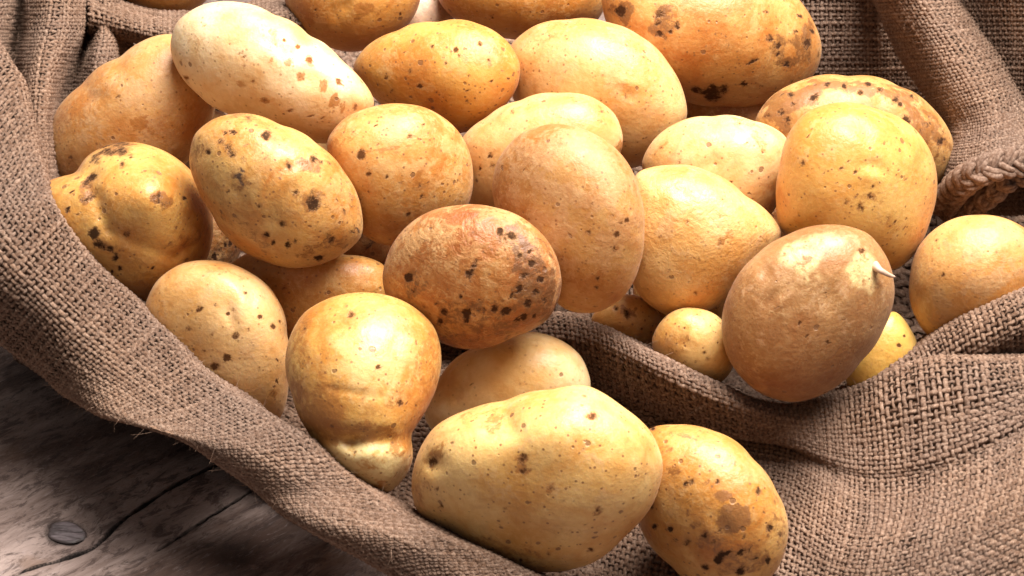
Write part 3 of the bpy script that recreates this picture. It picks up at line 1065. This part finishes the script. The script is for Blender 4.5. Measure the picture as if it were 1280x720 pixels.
potato('p07', [(211, 58), (219, 27), (248, 7), (300, 3), (342, 18), (386, 45), (426, 76), (455, 105), (469, 130), (448, 158), (408, 180), (378, 173), (330, 157), (282, 142), (246, 117), (221, 88)],
       P(PALE, k=.98, warm=0, c1=(.88, .76, .52), c2=(.84, .66, .40), skin=(.74, .56, .42), speck=.3, flake=.2, rough=.36, spotc=(.20, .07, .02)), 'long pale cream potato with rust coloured scabs lying on top of the pile',
       spots=[(233, 97, 4, 1), (302, 69, 4.5), (303, 83, 3, .7), (345, 104, 3), (360, 116, 3.5), (363, 138, 3), (268, 52, 2, .6), (316, 102, 4), (331, 125, 4.5), (375, 95, 4.5), (424, 102, 4), (444, 134, 4), (390, 145, 3), (404, 147, 4), (355, 50, 3), (372, 58, 3), (388, 75, 4), (348, 98, 2, .7), (380, 115, 2), (270, 22, 3, .4)],
       rus=[(405, 110, 5, 9, 10), (418, 124, 6, 9, 10), (428, 136, 4, 10, 15, .7), (341, 65, 5, 18, 8, .4), (363, 75, 5, 6, 0, .7), (388, 74, 4, 8, -20, .7), (343, 40, 4, 7, -30, .6), (376, 95, 5, 5, 0, .8), (331, 127, 5, 4, 0, .8), (303, 106, 8, 4, 0, .5), (245, 55, 12, 9, 30, .3), (258, 30, 10, 6, 0, .3)])
potato('p10', [(574, 177), (608, 147), (650, 126), (700, 115), (745, 122), (770, 145), (778, 175), (766, 210), (705, 245), (655, 270), (592, 268), (582, 220)], P(PALE, c1=(.84, .64, .34), c2=(.80, .55, .24), flake=.4, speck=.45),
       'narrow cream potato wedged behind the tan upright one and beside the round speckled one', spots=[(778, 190, 5), (752, 140, 3, .7), (600, 210, 2.5), (615, 207, 3), (612, 195, 2.5), (640, 140, 3, .6), (757, 155, 3, .6)], rus=[(775, 188, 6, 12, 20, .8), (715, 124, 12, 6, 20, .4), (750, 140, 8, 12, -30, .4)])
potato('p12', [(943, 152), (964, 121), (1000, 102), (1060, 96), (1120, 108), (1165, 135), (1190, 172), (1193, 200), (1182, 224), (1140, 245), (1050, 245), (965, 200)], P(DIRTY, k=.70, c1=(.76, .50, .19), c2=(.66, .38, .12), dirt=.8),
       'golden potato blotched with dark scabs tucked beneath the rolled cloth',
       spots=[(1035, 105, 6), (1018, 122, 5), (988, 118, 4), (975, 140, 6), (990, 130, 4), (1075, 115, 5, .8), (1085, 105, 3), (1120, 125, 5), (1132, 150, 7), (1125, 130, 3), (1160, 155, 6), (1175, 178, 5), (1178, 175, 4), (1150, 165, 3), (1180, 200, 4), (985, 150, 5), (960, 145, 5), (1140, 120, 3), (1165, 165, 3), (1100, 112, 3), (1055, 108, 3)],
       rus=[(1000, 120, 30, 14, -20, .8), (1075, 112, 20, 8, 0, .7), (1040, 106, 20, 6, 0, .8), (970, 140, 16, 24, 20, .8), (1160, 165, 14, 34, -30, .7), (1120, 118, 24, 8, 20, .7)])
potato('p11', [(800, 206), (815, 176), (845, 153), (890, 145), (940, 150), (984, 171), (990, 205), (978, 245), (960, 275), (915, 285), (860, 272), (815, 240)], P(PALE, c1=(.84, .66, .36), c2=(.78, .54, .24), flake=.5, speck=.5),
       'small cream potato with flaky skin between the broad gold one and the smooth upright one', spots=[(914, 228, 4, .8), (848, 203, 3, .7), (825, 185, 4, .6), (925, 155, 3, .5)], rus=[(945, 170, 14, 5, 40, .5), (950, 182, 10, 4, 50, .5), (825, 185, 14, 4, -50, .4), (930, 153, 18, 5, 10, .4)])
potato('p13', [(969, 255), (974, 205), (985, 166), (1006, 140), (1046, 127), (1096, 136), (1140, 156), (1164, 188), (1174, 226), (1166, 276), (1142, 322), (1122, 338), (1065, 325), (1002, 302), (974, 288)],
       P(GOLD, k=.9, warm=.6, c1=(.82, .58, .20), c2=(.76, .47, .13), flake=.3, russet=.15, net=.3), 'tall smooth yellow potato with pinpoint specks standing behind the sprouting brown one',
       spots=[(1003, 203, 3), (1060, 203, 3), (1052, 211, 3), (1070, 216, 3.5), (1028, 216, 2.5), (1110, 215, 3), (1092, 234, 3), (1058, 252, 3.5), (1075, 258, 4), (1092, 248, 4), (1086, 245, 3), (1110, 274, 4), (1118, 278, 4), (1130, 285, 3), (1030, 248, 2), (1046, 230, 2), (1078, 262, 3), (1132, 224, 3), (1118, 316, 4, .8), (1010, 170, 2), (1065, 196, 2), (1100, 230, 2), (1070, 246, 2.5), (1106, 180, 2)],
       rus=[(1075, 252, 26, 10, -20, .35), (1118, 280, 24, 8, 20, .4)])
potato('p26', [(738, 397), (760, 378), (790, 368), (818, 384), (832, 412), (818, 436), (770, 430), (742, 416)], P(DIRTY, dirt=.3), 'small scuffed gold potato peeping out under the cream oval one behind the cloth', spots=[(783, 392, 4, .8), (770, 386, 3)], rus=[(785, 390, 10, 6, 10, .6)])
potato('p14', [(784, 250), (796, 215), (838, 207), (888, 217), (930, 245), (978, 291), (962, 320), (922, 360), (882, 390), (845, 397), (805, 376), (782, 325)], P(PALE, c1=(.84, .60, .28), c2=(.78, .50, .19), flake=.45, net=1.0, speck=.3, bump=1.5, rough=.34),
       'oval cream potato with glistening dimpled skin between the tan upright and the sprouting one', spots=[(901, 304, 4.5, .8), (908, 318, 2), (870, 366, 4, .7), (905, 268, 3, .5), (860, 278, 3, .5)], rus=[(901, 304, 6, 5, 0, .9), (914, 292, 5, 8, 30, .6), (858, 278, 6, 4, 0, .5), (930, 275, 10, 8, 0, .3), (840, 215, 30, 8, 10, .3)])
potato('p16', [(411, 176), (430, 150), (464, 134), (508, 131), (550, 145), (580, 175), (592, 218), (586, 256), (560, 287), (522, 303), (482, 308), (452, 292), (440, 250), (418, 210)], P(GOLD, c1=(.74, .44, .15), c2=(.64, .34, .09), flake=.6, russet=.35, speck=.7, dirt=.2),
       'round golden potato with flaking crown and brown specks in the middle of the pile', sh=(-.2, .3),
       spots=[(452, 194, 6), (461, 153, 3), (512, 170, 5, .8), (529, 156, 3), (473, 181, 3), (460, 217, 3.5), (483, 221, 3), (500, 229, 4), (525, 232, 4), (528, 245, 3), (482, 262, 3), (510, 268, 3), (470, 157, 2.5), (440, 160, 2.5), (484, 162, 2.5), (496, 190, 3)],
       rus=[(480, 188, 30, 3, -10, .6), (525, 230, 8, 12, 30, .7), (430, 170, 12, 20, 40, .4), (510, 165, 10, 4, 20, .5)])
potato('p19', [(268, 350), (300, 322), (360, 312), (430, 319), (478, 331), (494, 360), (474, 400), (400, 428), (340, 420), (290, 390)], P(GOLD, c1=(.70, .42, .14), c2=(.62, .34, .10), net=.9), 'golden potato half buried under the knobbly necked one', order_T=.85, spots=[(356, 360, 4), (405, 330, 3, .7), (440, 335, 3, .7), (385, 372, 2.5)], push=0.0)
potato('p17', [(28, 268), (52, 230), (94, 217), (108, 194), (145, 177), (190, 182), (230, 204), (257, 240), (266, 285), (256, 330), (226, 362), (190, 384), (150, 380), (96, 346), (58, 306)],
       P(DIRTY, c1=(.80, .56, .20), c2=(.70, .40, .10), dirt=.25, flake=.25, russet=.4, rough=.36), 'knobbly golden potato with a black smudged knob against the left rim of the sack',
       dents=[(192, 238, 52, 34), (112, 262, 30, -6), (150, 360, 50, -4), (118, 215, 12, -8)], lines=[(220, 318, 258, 296, 7, -5), (140, 290, 215, 320, 9, -5), (112, 225, 135, 285, 9, -7)],
       spots=[(150, 182, 13, .9), (133, 188, 10, .9), (120, 198, 8, .9), (160, 180, 8, .7), (153, 205, 4.5), (199, 249, 9, .75), (199, 246, 5, 1), (158, 291, 5.5), (117, 292, 5), (126, 307, 6), (120, 305, 5), (145, 322, 4), (137, 311, 4), (108, 232, 8, .9), (115, 245, 6, .9), (90, 240, 4), (96, 268, 3), (85, 262, 3), (105, 250, 4), (150, 335, 2.5), (190, 335, 2.5), (176, 333, 2.5), (140, 340, 2), (230, 248, 2.5), (116, 222, 6, .9)],
       rus=[(199, 249, 10, 9, 0, .9), (145, 185, 24, 8, -20, .7), (108, 240, 12, 18, 20, .7), (235, 300, 26, 8, -30, .4), (150, 310, 25, 10, 30, .3)])
potato('p15', [(234, 203), (240, 166), (264, 146), (304, 138), (350, 155), (396, 181), (430, 216), (450, 262), (451, 295), (426, 318), (382, 334), (330, 326), (286, 300), (264, 266), (244, 232)], P(DIRTY, c1=(.80, .56, .23), c2=(.70, .42, .12), dirt=.8),
       'oval yellow potato spattered with black soil spots between the knobbly one and the round one',
       spots=[(285, 185, 6), (288, 193, 6), (282, 166, 3), (292, 166, 3), (334, 170, 5), (331, 166, 3), (394, 253, 11), (390, 246, 7), (352, 280, 5.5), (370, 240, 3.5), (324, 258, 3.5), (392, 200, 6, .9), (402, 203, 4), (382, 202, 5, .7), (361, 208, 4), (412, 298, 6), (334, 292, 3), (342, 303, 3), (360, 305, 3), (398, 322, 5), (303, 200, 3, .7), (300, 228, 4, .6), (430, 265, 3), (440, 290, 3, .7), (260, 190, 3), (265, 215, 2.5), (285, 240, 2.5), (275, 176, 3), (310, 150, 4, .6), (420, 250, 3, .7), (350, 222, 3, .6)],
       rus=[(388, 205, 20, 9, 10, .7), (390, 250, 22, 14, 20, .45), (300, 225, 12, 14, 10, .4), (285, 186, 12, 10, 0, .5), (310, 290, 34, 8, 40, .4), (400, 310, 34, 8, -20, .5), (300, 142, 22, 5, 0, .5), (245, 185, 8, 24, 10, .4)])
potato('p18', [(179, 388), (196, 350), (226, 330), (266, 327), (310, 340), (344, 370), (359, 420), (362, 480), (352, 524), (318, 540), (268, 515), (214, 455), (184, 412)], P(PALE, c1=(.82, .58, .29), c2=(.78, .50, .20), speck=.35, flake=.4, skin=(.68, .46, .30)),
       'smooth buff potato dotted with round brown eyes behind the front rim',
       spots=[(269, 459, 6, 1), (283, 448, 5), (249, 387, 3.5), (271, 382, 3), (285, 392, 3), (292, 388, 3), (295, 420, 5, .9), (236, 412, 4.5, .8), (264, 419, 3.5, .8), (191, 406, 4), (325, 396, 3.5), (340, 408, 3.5), (310, 412, 3.5, .8), (255, 440, 3), (293, 481, 3.5), (323, 462, 3.5, .8), (338, 492, 6, .7), (346, 476, 3), (306, 500, 3), (349, 402, 3), (240, 372, 2.5, .7), (330, 372, 4, .6), (307, 366, 3), (346, 450, 2.5), (340, 436, 4, .5)],
       rus=[(275, 340, 26, 7, 10, .3), (340, 492, 8, 4, -20, .7), (205, 375, 16, 22, 30, .25)])
potato('p21', [(613, 235), (621, 200), (650, 168), (694, 155), (740, 165), (780, 195), (800, 240), (806, 290), (800, 330), (780, 370), (746, 391), (712, 389), (684, 366), (640, 296)], P(TAN, k=.74, c1=(.72, .44, .17), c2=(.62, .34, .11), flake=.75, skin=(.60, .37, .22)),
       'upright oval tan potato with a brownish matt crown at the centre of the pile', order_T=.88, sh=(.24, .30), spots=[(770, 293, 4, .9), (784, 275, 3.5), (776, 280, 3), (720, 282, 3, .8), (735, 292, 3.5, .7), (765, 270, 3), (780, 262, 3), (768, 312, 5, .9), (748, 348, 5, .7), (745, 360, 4, .7), (655, 212, 3, .6), (700, 180, 3, .5), (690, 195, 3, .6), (742, 200, 3, .5), (760, 230, 3, .6), (740, 255, 3, .5)],
       rus=[(750, 352, 10, 12, 20, .5), (680, 170, 46, 14, -12, .32), (640, 215, 14, 34, 10, .3), (770, 310, 6, 4, -30, .5), (770, 355, 16, 8, 0, .3)])
potato('p27', [(814, 426), (835, 394), (868, 385), (900, 396), (914, 420), (914, 464), (880, 488), (832, 466)], P(PALE, c1=(.86, .64, .28), c2=(.80, .52, .18), speck=.6, rough=.32), 'small shiny yellow potato beside the big sprouting one above the cloth', spots=[(880, 440, 3.5), (885, 449, 3), (870, 452, 3), (845, 430, 3, .7), (900, 396, 4, .9), (855, 410, 3, .7)], rus=[(845, 425, 12, 14, 20, .4)])
potato('p29', [(1056, 472), (1084, 424), (1118, 389), (1138, 412), (1147, 444), (1124, 478), (1078, 500)], P(PALE, c1=(.88, .70, .22), c2=(.84, .62, .17), speck=.1, flake=.1), 'small lemon yellow potato half hidden under the sprouting one', spots=[(1124, 432, 3), (1130, 420, 2)], nrand=4)
potato('p30', [(1135, 348), (1146, 310), (1176, 283), (1220, 271), (1268, 279), (1306, 312), (1318, 360), (1296, 412), (1240, 440), (1188, 436), (1154, 418), (1138, 388)], P(TAN, c1=(.78, .50, .21), c2=(.72, .42, .14), flake=.5, speck=.25),
       'round tan potato with downy skin below the plaited hem', spots=[(1200, 367, 3.5, .6), (1245, 315, 3, .6), (1170, 300, 2.5, .5)], rus=[(1255, 320, 26, 12, 20, .2)])
potato('p23', [(528, 520), (550, 470), (590, 436), (640, 418), (690, 420), (725, 445), (738, 480), (728, 515), (680, 540), (600, 556), (545, 548)], P(PALE, k=.98, warm=0, c1=(.88, .72, .42), c2=(.84, .62, .29), speck=.15, flake=.2, rough=.34, russet=.05, net=.2), 'very pale smooth potato lying behind the big knobbly front one',
       spots=[(590, 480, 2, .7), (640, 440, 2, .6), (695, 464, 2, .6)], lines=[(580, 470, 570, 500, 5, -2.5)], nrand=5)
potato('p20', [(478, 346), (490, 306), (525, 271), (570, 257), (620, 260), (665, 284), (692, 320), (699, 360), (686, 396), (642, 421), (586, 438), (550, 428), (511, 399), (484, 374)], P(BROWN, bump=1.6, net=1.3, flake=.6, dirt=.5, ss=1.2, spotc=(.03, .013, .008), rusc=(.13, .05, .016)),
       'round russet brown potato with rough netted skin on top of the pile', order_T=.88, sh=(.22, .36),
       spots=[(631, 299, 7), (640, 295, 5), (625, 288, 5), (593, 332, 4), (586, 342, 5, .9), (512, 347, 6), (518, 362, 5), (556, 390, 5), (550, 402, 4), (583, 390, 5), (582, 400, 4), (598, 390, 4), (606, 388, 4), (618, 385, 4), (575, 370, 4), (640, 370, 4), (632, 390, 5), (660, 380, 5), (670, 365, 5), (675, 350, 5), (655, 345, 5), (665, 330, 5), (672, 340, 4), (650, 320, 4), (662, 315, 4), (650, 360, 4), (645, 400, 4), (655, 395, 4), (680, 375, 4), (668, 395, 3), (600, 375, 3), (545, 380, 3)],
       rus=[(668, 350, 24, 50, -15, .65), (520, 356, 14, 18, 10, .5), (580, 410, 80, 18, -5, .45), (590, 385, 50, 12, 0, .45), (635, 298, 16, 14, 20, .5)])
potato('p22', [(361, 430), (379, 392), (414, 371), (460, 365), (510, 378), (544, 408), (553, 442), (549, 476), (537, 505), (523, 527), (511, 546), (518, 568), (509, 594), (484, 620), (440, 606), (404, 570), (384, 540), (366, 494)],
       P(GOLD, c1=(.80, .54, .18), c2=(.70, .40, .09), russet=.5, flake=.25, speck=.6, rough=.36), 'skittle shaped golden potato with an orange band above its pale yellow neck', sh=(0, -.02), order_T=.9, cream=[(458, 588, 66, 30, 5), (470, 450, 50, 46, 0, .4)],
       spots=[(439, 393, 6, 1), (432, 383, 3, .7), (473, 460, 3), (456, 391, 2), (478, 430, 2.5), (410, 440, 3, .6), (454, 500, 4, .6), (500, 505, 3), (380, 412, 3, .8), (475, 510, 2), (395, 495, 3, .6)],
       rus=[(400, 515, 30, 36, 10, .62), (460, 540, 60, 11, 6, .65), (535, 460, 16, 50, 15, .5), (498, 556, 14, 14, 0, .55), (372, 430, 14, 36, 10, .5), (395, 400, 14, 10, -30, .3), (505, 490, 30, 12, -30, .4)],
       dents=[(470, 450, 70, 12), (460, 585, 34, 6)], lines=[(380, 540, 440, 551, 12, -12), (440, 551, 520, 548, 12, -12), (415, 486, 475, 496, 4, -2.2), (400, 405, 395, 420, 8, -3)])
potato('p28', [(904, 402), (915, 360), (944, 320), (984, 293), (1040, 279), (1086, 290), (1112, 325), (1120, 368), (1106, 410), (1076, 450), (1042, 484), (992, 500), (946, 486), (914, 450)],
       P(TAN, k=.72, c1=(.52, .30, .13), c2=(.42, .22, .08), skin=(.60, .40, .28), flake=.25, speck=.45, bump=1.2), 'large brown potato with a short pale sprout resting on the cloth ridge', cream=[(1000, 322, 22, 16, 10, .7), (1078, 340, 18, 20, 0, .7), (1030, 300, 24, 8, 0, .45), (1015, 350, 12, 10, 0, .45)],
       spots=[(1077, 313, 4), (1000, 405, 4, .9), (1003, 408, 3, .9), (1008, 420, 3), (1036, 428, 3.5), (1020, 420, 2.5), (1054, 400, 3, .7), (970, 385, 3, .6), (940, 400, 3, .6), (1032, 367, 3.5, .7), (985, 440, 2.5, .6), (960, 430, 2.5, .6), (1050, 375, 3, .6)],
       rus=[(1045, 330, 34, 22, 20, .3), (1065, 355, 26, 12, -20, .3), (1060, 440, 26, 14, -50, .25), (990, 300, 30, 10, -20, .2), (930, 360, 12, 24, 20, .25)])
potato('p25', [(806, 537), (848, 530), (892, 540), (940, 575), (970, 615), (985, 660), (972, 710), (940, 740), (884, 736), (840, 706), (806, 670), (800, 600)], P(DIRTY, c1=(.84, .58, .24), c2=(.74, .46, .13), dirt=.7, flake=.4),
       'yellow potato with a rust coloured scar and black soil beside the loose cloth drape', sh=(.28, .25),
       spots=[(860, 677, 6), (857, 606, 4), (864, 602, 3), (897, 602, 3), (898, 700, 6), (903, 693, 4), (882, 708, 6), (925, 712, 7), (947, 615, 4.5), (838, 661, 4), (814, 633, 5), (818, 658, 3), (926, 690, 4), (920, 694, 4), (955, 640, 3), (962, 660, 4), (880, 670, 3), (892, 677, 3), (905, 675, 3), (900, 665, 3), (930, 670, 3), (937, 688, 3), (968, 640, 3), (975, 668, 4), (815, 533, 5), (860, 640, 2.5), (875, 655, 3), (910, 690, 3), (945, 700, 4), (960, 700, 4)],
       rus=[(917, 648, 17, 20, 20, .95), (903, 620, 10, 7, 30, .75), (890, 675, 26, 12, 10, .45), (925, 700, 40, 16, -10, .45), (842, 588, 7, 5, 0, .6), (835, 563, 7, 5, 0, .5), (883, 602, 6, 5, 0, .5), (916, 580, 5, 4, 0, .5), (872, 655, 6, 5, 0, .5), (972, 650, 10, 30, 0, .4), (858, 545, 10, 4, 20, .5)])
potato('p24', [(516, 604), (523, 568), (542, 535), (590, 511), (632, 502), (690, 487), (734, 481), (778, 508), (814, 540), (830, 580), (820, 622), (782, 670), (742, 705), (692, 717), (622, 702), (562, 664), (522, 640)],
       P(PALE, c1=(.86, .62, .26), c2=(.78, .50, .16), flake=.3, speck=.7, rough=.35, russet=.3), 'big knobbly yellow potato with a pitted end lying against the front rim of the sack', sh=(.22, .34),
       spots=[(654, 574, 6, .9), (656, 589, 7, .9), (739, 520, 6, .8), (728, 561, 4, .8), (691, 610, 5, .7), (747, 638, 6, .9), (662, 605, 2), (546, 612, 4, .7), (552, 632, 4), (686, 692, 4, .8), (605, 603, 3, .7), (612, 673, 4, .6), (705, 627, 3, .6), (676, 661, 2), (711, 551, 3, .5), (535, 560, 5, .7), (670, 524, 3), (777, 522, 3), (585, 618, 3, .6), (635, 560, 3, .6), (650, 700, 3), (738, 688, 3), (630, 636, 2.5, .6), (735, 656, 2), (541, 578, 7, .95)],
       rus=[(654, 574, 6, 5, 0, .9), (656, 589, 8, 6, 15, .9), (739, 520, 8, 4, 30, .7), (747, 638, 5, 7, 0, .8), (541, 572, 8, 20, 25, .6), (620, 525, 16, 10, -30, .5), (690, 610, 6, 6, 0, .5), (530, 600, 12, 30, 5, .35), (630, 690, 60, 14, 15, .4), (590, 520, 20, 5, -20, .4)],
       dents=[(542, 580, 12, -16), (624, 522, 24, -11), (572, 575, 60, 16), (690, 530, 50, 8), (720, 580, 90, 5), (640, 655, 22, -3)], lines=[(590, 650, 640, 672, 10, -4), (640, 672, 690, 668, 12, -4), (626, 505, 640, 540, 9, -5)])

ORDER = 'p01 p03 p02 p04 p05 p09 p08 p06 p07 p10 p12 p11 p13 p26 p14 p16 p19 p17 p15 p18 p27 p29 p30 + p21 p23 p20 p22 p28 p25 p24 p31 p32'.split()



def h_front(px, py, gap, r=14):
    """height of a point on this sight line that clears every potato already lying there by a gap"""
    m = (np.abs(gx - px) <= r)[:, None] & (np.abs(gy - py) <= r)[None, :]
    dep = DEPTH[m].min() - gap
    return float(CAM[2] + dep * ray(px, py)[2])


def smooth(a):
    a = np.asarray(a, float)
    e = np.concatenate([a[:1], a, a[-1:]])
    return np.maximum(a, 0.25 * e[:-2] + 0.5 * a + 0.25 * e[2:])


for key in ORDER:
    if key == '+':
        back_ridge = []
        BR = [(1100, 470), (1146, 440), (1190, 408), (1230, 387), (1275, 366), (1330, 350), (1390, 345)]
        for (x, c), h in zip(BR, smooth([h_front(a, b - 6, .003, 12) for a, b in BR])):
            back_ridge.append([(x - 6, c - 5, h - .034), (x - 3, c - 4, h - .014), (x, c + 1, h - .002), (x + 6, c + 22, h - .002), (x + 10, c + 50, h - .012), (x + 12, c + 80, h - .035), (x + 12, c + 110, h - .06)])
        br_part, Sb, Nb = weave('back_ridge', back_ridge, (121, 81), seed=81, wrinkle=0.0006, pitch=0.0026)
        stamp_surface(Sb)
        XS = [640, 690, 740, 820, 900, 980, 1060, 1140, 1220, 1310]
        CREST = [400, 396, 402, 441, 482, 508, 488, 458, 449, 444]
        CREASE = [470, 480, 500, 530, 548, 562, 592, 590, 558, 514]
        HCR = smooth([h_front(a, b - 8, .004, 14) if a > 760 else .058 for a, b in zip(XS, CREST)])
        HCS = [.020, .020, .020, .022, .025, .029, .038, .050, .062, .070]
        drape = []
        for k, x in enumerate(XS):
            c, s_, hc, hs = CREST[k], CREASE[k], HCR[k], HCS[k]
            d = s_ - c
            soft = k >= 6
            drape.append([
                (x - 4, c - 4, hc - .032),
                (x - 2, c - 3, hc - .013),
                (x, c + 1, hc - .003),
                (x + 4, c + d * 0.28, hc - (hc - hs) * .10),
                (x + 8, c + d * 0.62, hc - (hc - hs) * (.50 if soft else .45)),
                (x + 10, c + d * 0.90, hs + (hc - hs) * (.17 if soft else .16)),
                (x + 10, s_ + (14 if soft else -2), hs - (.002 if soft else .004)),
                (x + 6, s_ + (50 if soft else 40), hs + .003 if soft else max(.018, hs - .010)),
                (x - 4, s_ + (100 if soft else 90), hs + .005 if soft else max(.015, hs - .020)),
                (x - 16, s_ + 150, hs - .003 if soft else max(.012, hs - .026)),
                (x - 30, s_ + 230, max(.010, hs - .022) if soft else max(.009, hs - .036)),
            ])
        dr_part, Sd, Nd = weave('front_drape', drape, (221, 201), seed=91, wrinkle=0.0010, pitch=0.0026)
        fibres(dr_part, Sd, Nd, 700, 0.006, 9)
        stamp_surface(Sd)
    else:
        build_potato(key)

# --- rolled rim along the left and the front, its frayed hem over the wood
UE = [(-24, 30), (12, 100), (36, 170), (60, 245), (108, 318), (172, 385), (262, 462), (367, 545), (467, 619), (558, 667), (650, 714), (760, 775)]
LE = [(-220, 240), (-190, 285), (-140, 335), (-75, 385), (0, 432), (66, 482), (140, 522), (225, 560), (315, 612), (398, 664), (500, 722), (610, 790)]
HC = smooth([max(h_front(a + 4, b - 4, .005, 16), .035) for a, b in UE])
HC[0:3] = np.maximum(HC[0:3], HC[3] + np.array([.012, .008, .004]))
HL = [0.036] * 4 + [0.034, 0.033, 0.032, 0.032, 0.032, 0.032, 0.032, 0.032]
HL = [max(a, b - 0.016) if k > 5 else a for k, (a, b) in enumerate(zip(HL, HC))]
rim = []
for (ux, uy), (lx, ly), hc, hl in zip(UE, LE, HC, HL):
    f = lambda t: (ux + (lx - ux) * t, uy + (ly - uy) * t)
    nx, ny = ux - lx, uy - ly
    ln = math.hypot(nx, ny)
    nx, ny = nx / ln, ny / ln
    rim.append([
        (ux + nx * 8, uy + ny * 8, hc - 0.026),
        (ux + nx * 4, uy + ny * 4, hc - 0.011),
        (ux - nx * 2, uy - ny * 2, hc - 0.002),
        f(0.22) + (hc - 0.001,),
        f(0.48) + (hc * 0.93 + hl * 0.07,),
        f(0.72) + (hc * 0.78 + hl * 0.22,),
        f(0.90) + (hc * 0.56 + hl * 0.44,),
        f(0.985) + (hc * 0.34 + hl * 0.66,),
        f(1.0) + (hc * 0.16 + hl * 0.84,),
    ])
rim_part, Sr, Nr = weave('rolled_rim', rim, (241, 121), seed=21, fray=(0, 0, 0, 0.0012), wrinkle=0.0011, pitch=0.0025)
fibres(rim_part, Sr, Nr, 900, 0.006, 3)
fibres(rim_part, Sr, Nr, 60, 0.0035, 4, edge='v1')


# potatoes buried under the visible ones: copies that fill the dark of the pile
_rb = random.Random(4)
srcs = ['p16', 'p20', 'p12', 'p20']  # browner skins picked so the gaps of the pile look dark
spots_b = []
for iy in range(5):
    for ix in range(8):
        x = -0.160 + ix * 0.052 + (0.026 if iy % 2 else 0) + _rb.uniform(-.006, .006)
        y = -0.050 + iy * 0.047 + _rb.uniform(-.006, .006)
        top = float(base_z(0.03, y))
        if x > 0.20 or top < 0.040:
            continue
        spots_b.append((x, y, top))
for n_, (x, y, top) in enumerate(spots_b):
    if n_ in (0, 1, 3, 6, 11, 12, 16, 18, 25, 26):        # wholly covered: nothing of these would be seen
        continue
    src = POT[srcs[n_ % len(srcs)]]['obj']
    o = src.copy()
    COL.objects.link(o)
    k_ = 0.64
    o.scale = (k_, k_, k_)
    o.rotation_euler = (_rb.uniform(-.5, .5), _rb.uniform(-.5, .5), _rb.uniform(0, 6.28))
    co = np.zeros(len(src.data.vertices) * 3, np.float32)
    src.data.vertices.foreach_get('co', co)
    Rm = np.array(o.rotation_euler.to_matrix())
    zb = (k_ * (co.reshape(-1, 3)[::7] @ Rm.T))[:, 2].min()
    o.location = (x, y, 0.009 - zb + (0.010 if y < 0.02 else 0.0))
    o['label'] = 'potato buried in the dark beneath the others, barely seen through the gaps'
    o['group'] = 'potatoes buried under the pile'

# the sprout on the brown potato
po = POT['p28']['obj']
pc = np.array(POT['p28']['c'])
dep = POT['p28']['D']
co = np.zeros(len(po.data.vertices) * 3, np.float32)
po.data.vertices.foreach_get('co', co)
co = co.reshape(-1, 3) + pc
cu_, cv_ = pixel_of(co)


def skin_depth(u, v):
    near = np.hypot(cu_ - u, cv_ - v) < 7
    return float(depth_of(co[near]).min())


s0 = skin_depth(1094., 336.)
A = at_depth(np.array([1093., 1099., 1106., 1113., 1119.]), np.array([332., 337., 341., 344.5, 346.]), np.array([s0 + .004, s0 - .0015, s0 - .0012, s0 + .0005, s0 + .0015]))
C = catmull(A, 14, 0)
tan = np.gradient(C, axis=0)
tan /= np.linalg.norm(tan, axis=1)[:, None]
side = np.cross(tan, FWD)
side /= np.linalg.norm(side, axis=1)[:, None]
rr = np.interp(np.linspace(0, 1, 14), [0, .3, .8, .95, 1], [.0022, .0013, .0008, .0005, .0002])
v, q = tubes(C[None], side[None], np.cross(side, tan)[None], rr[None], rr[None], 10)
m = NT('sprout_skin')
n1 = m.noise(m.node('ShaderNodeTexCoord').outputs['Object'], 300.0, 3)
m.put(m.b.inputs['Base Color'], m.mix(n1, (.42, .26, .18), (.58, .41, .31)))
m.put(m.b.inputs['Roughness'], 0.45)
m.put(m.b.inputs['Normal'], m.bump(n1, 0.0005, 0.6))
so_ = mesh_obj('sprout', v - pc, q, m.mat, po)
so_['label'] = 'short pale pinkish sprout'
if __name__ == '__main__':
    print({k: (round(float(POT[k]['D']), 3), round(float(POT[k]['c'][2]), 3)) for k in POT if 'D' in POT[k]})
    print('tris', sum(sum(len(p.vertices) - 2 for p in o.data.polygons) if len(o.data.polygons) < 10 else len(o.data.polygons) * 2 for o in scene.objects if o.type == 'MESH'))
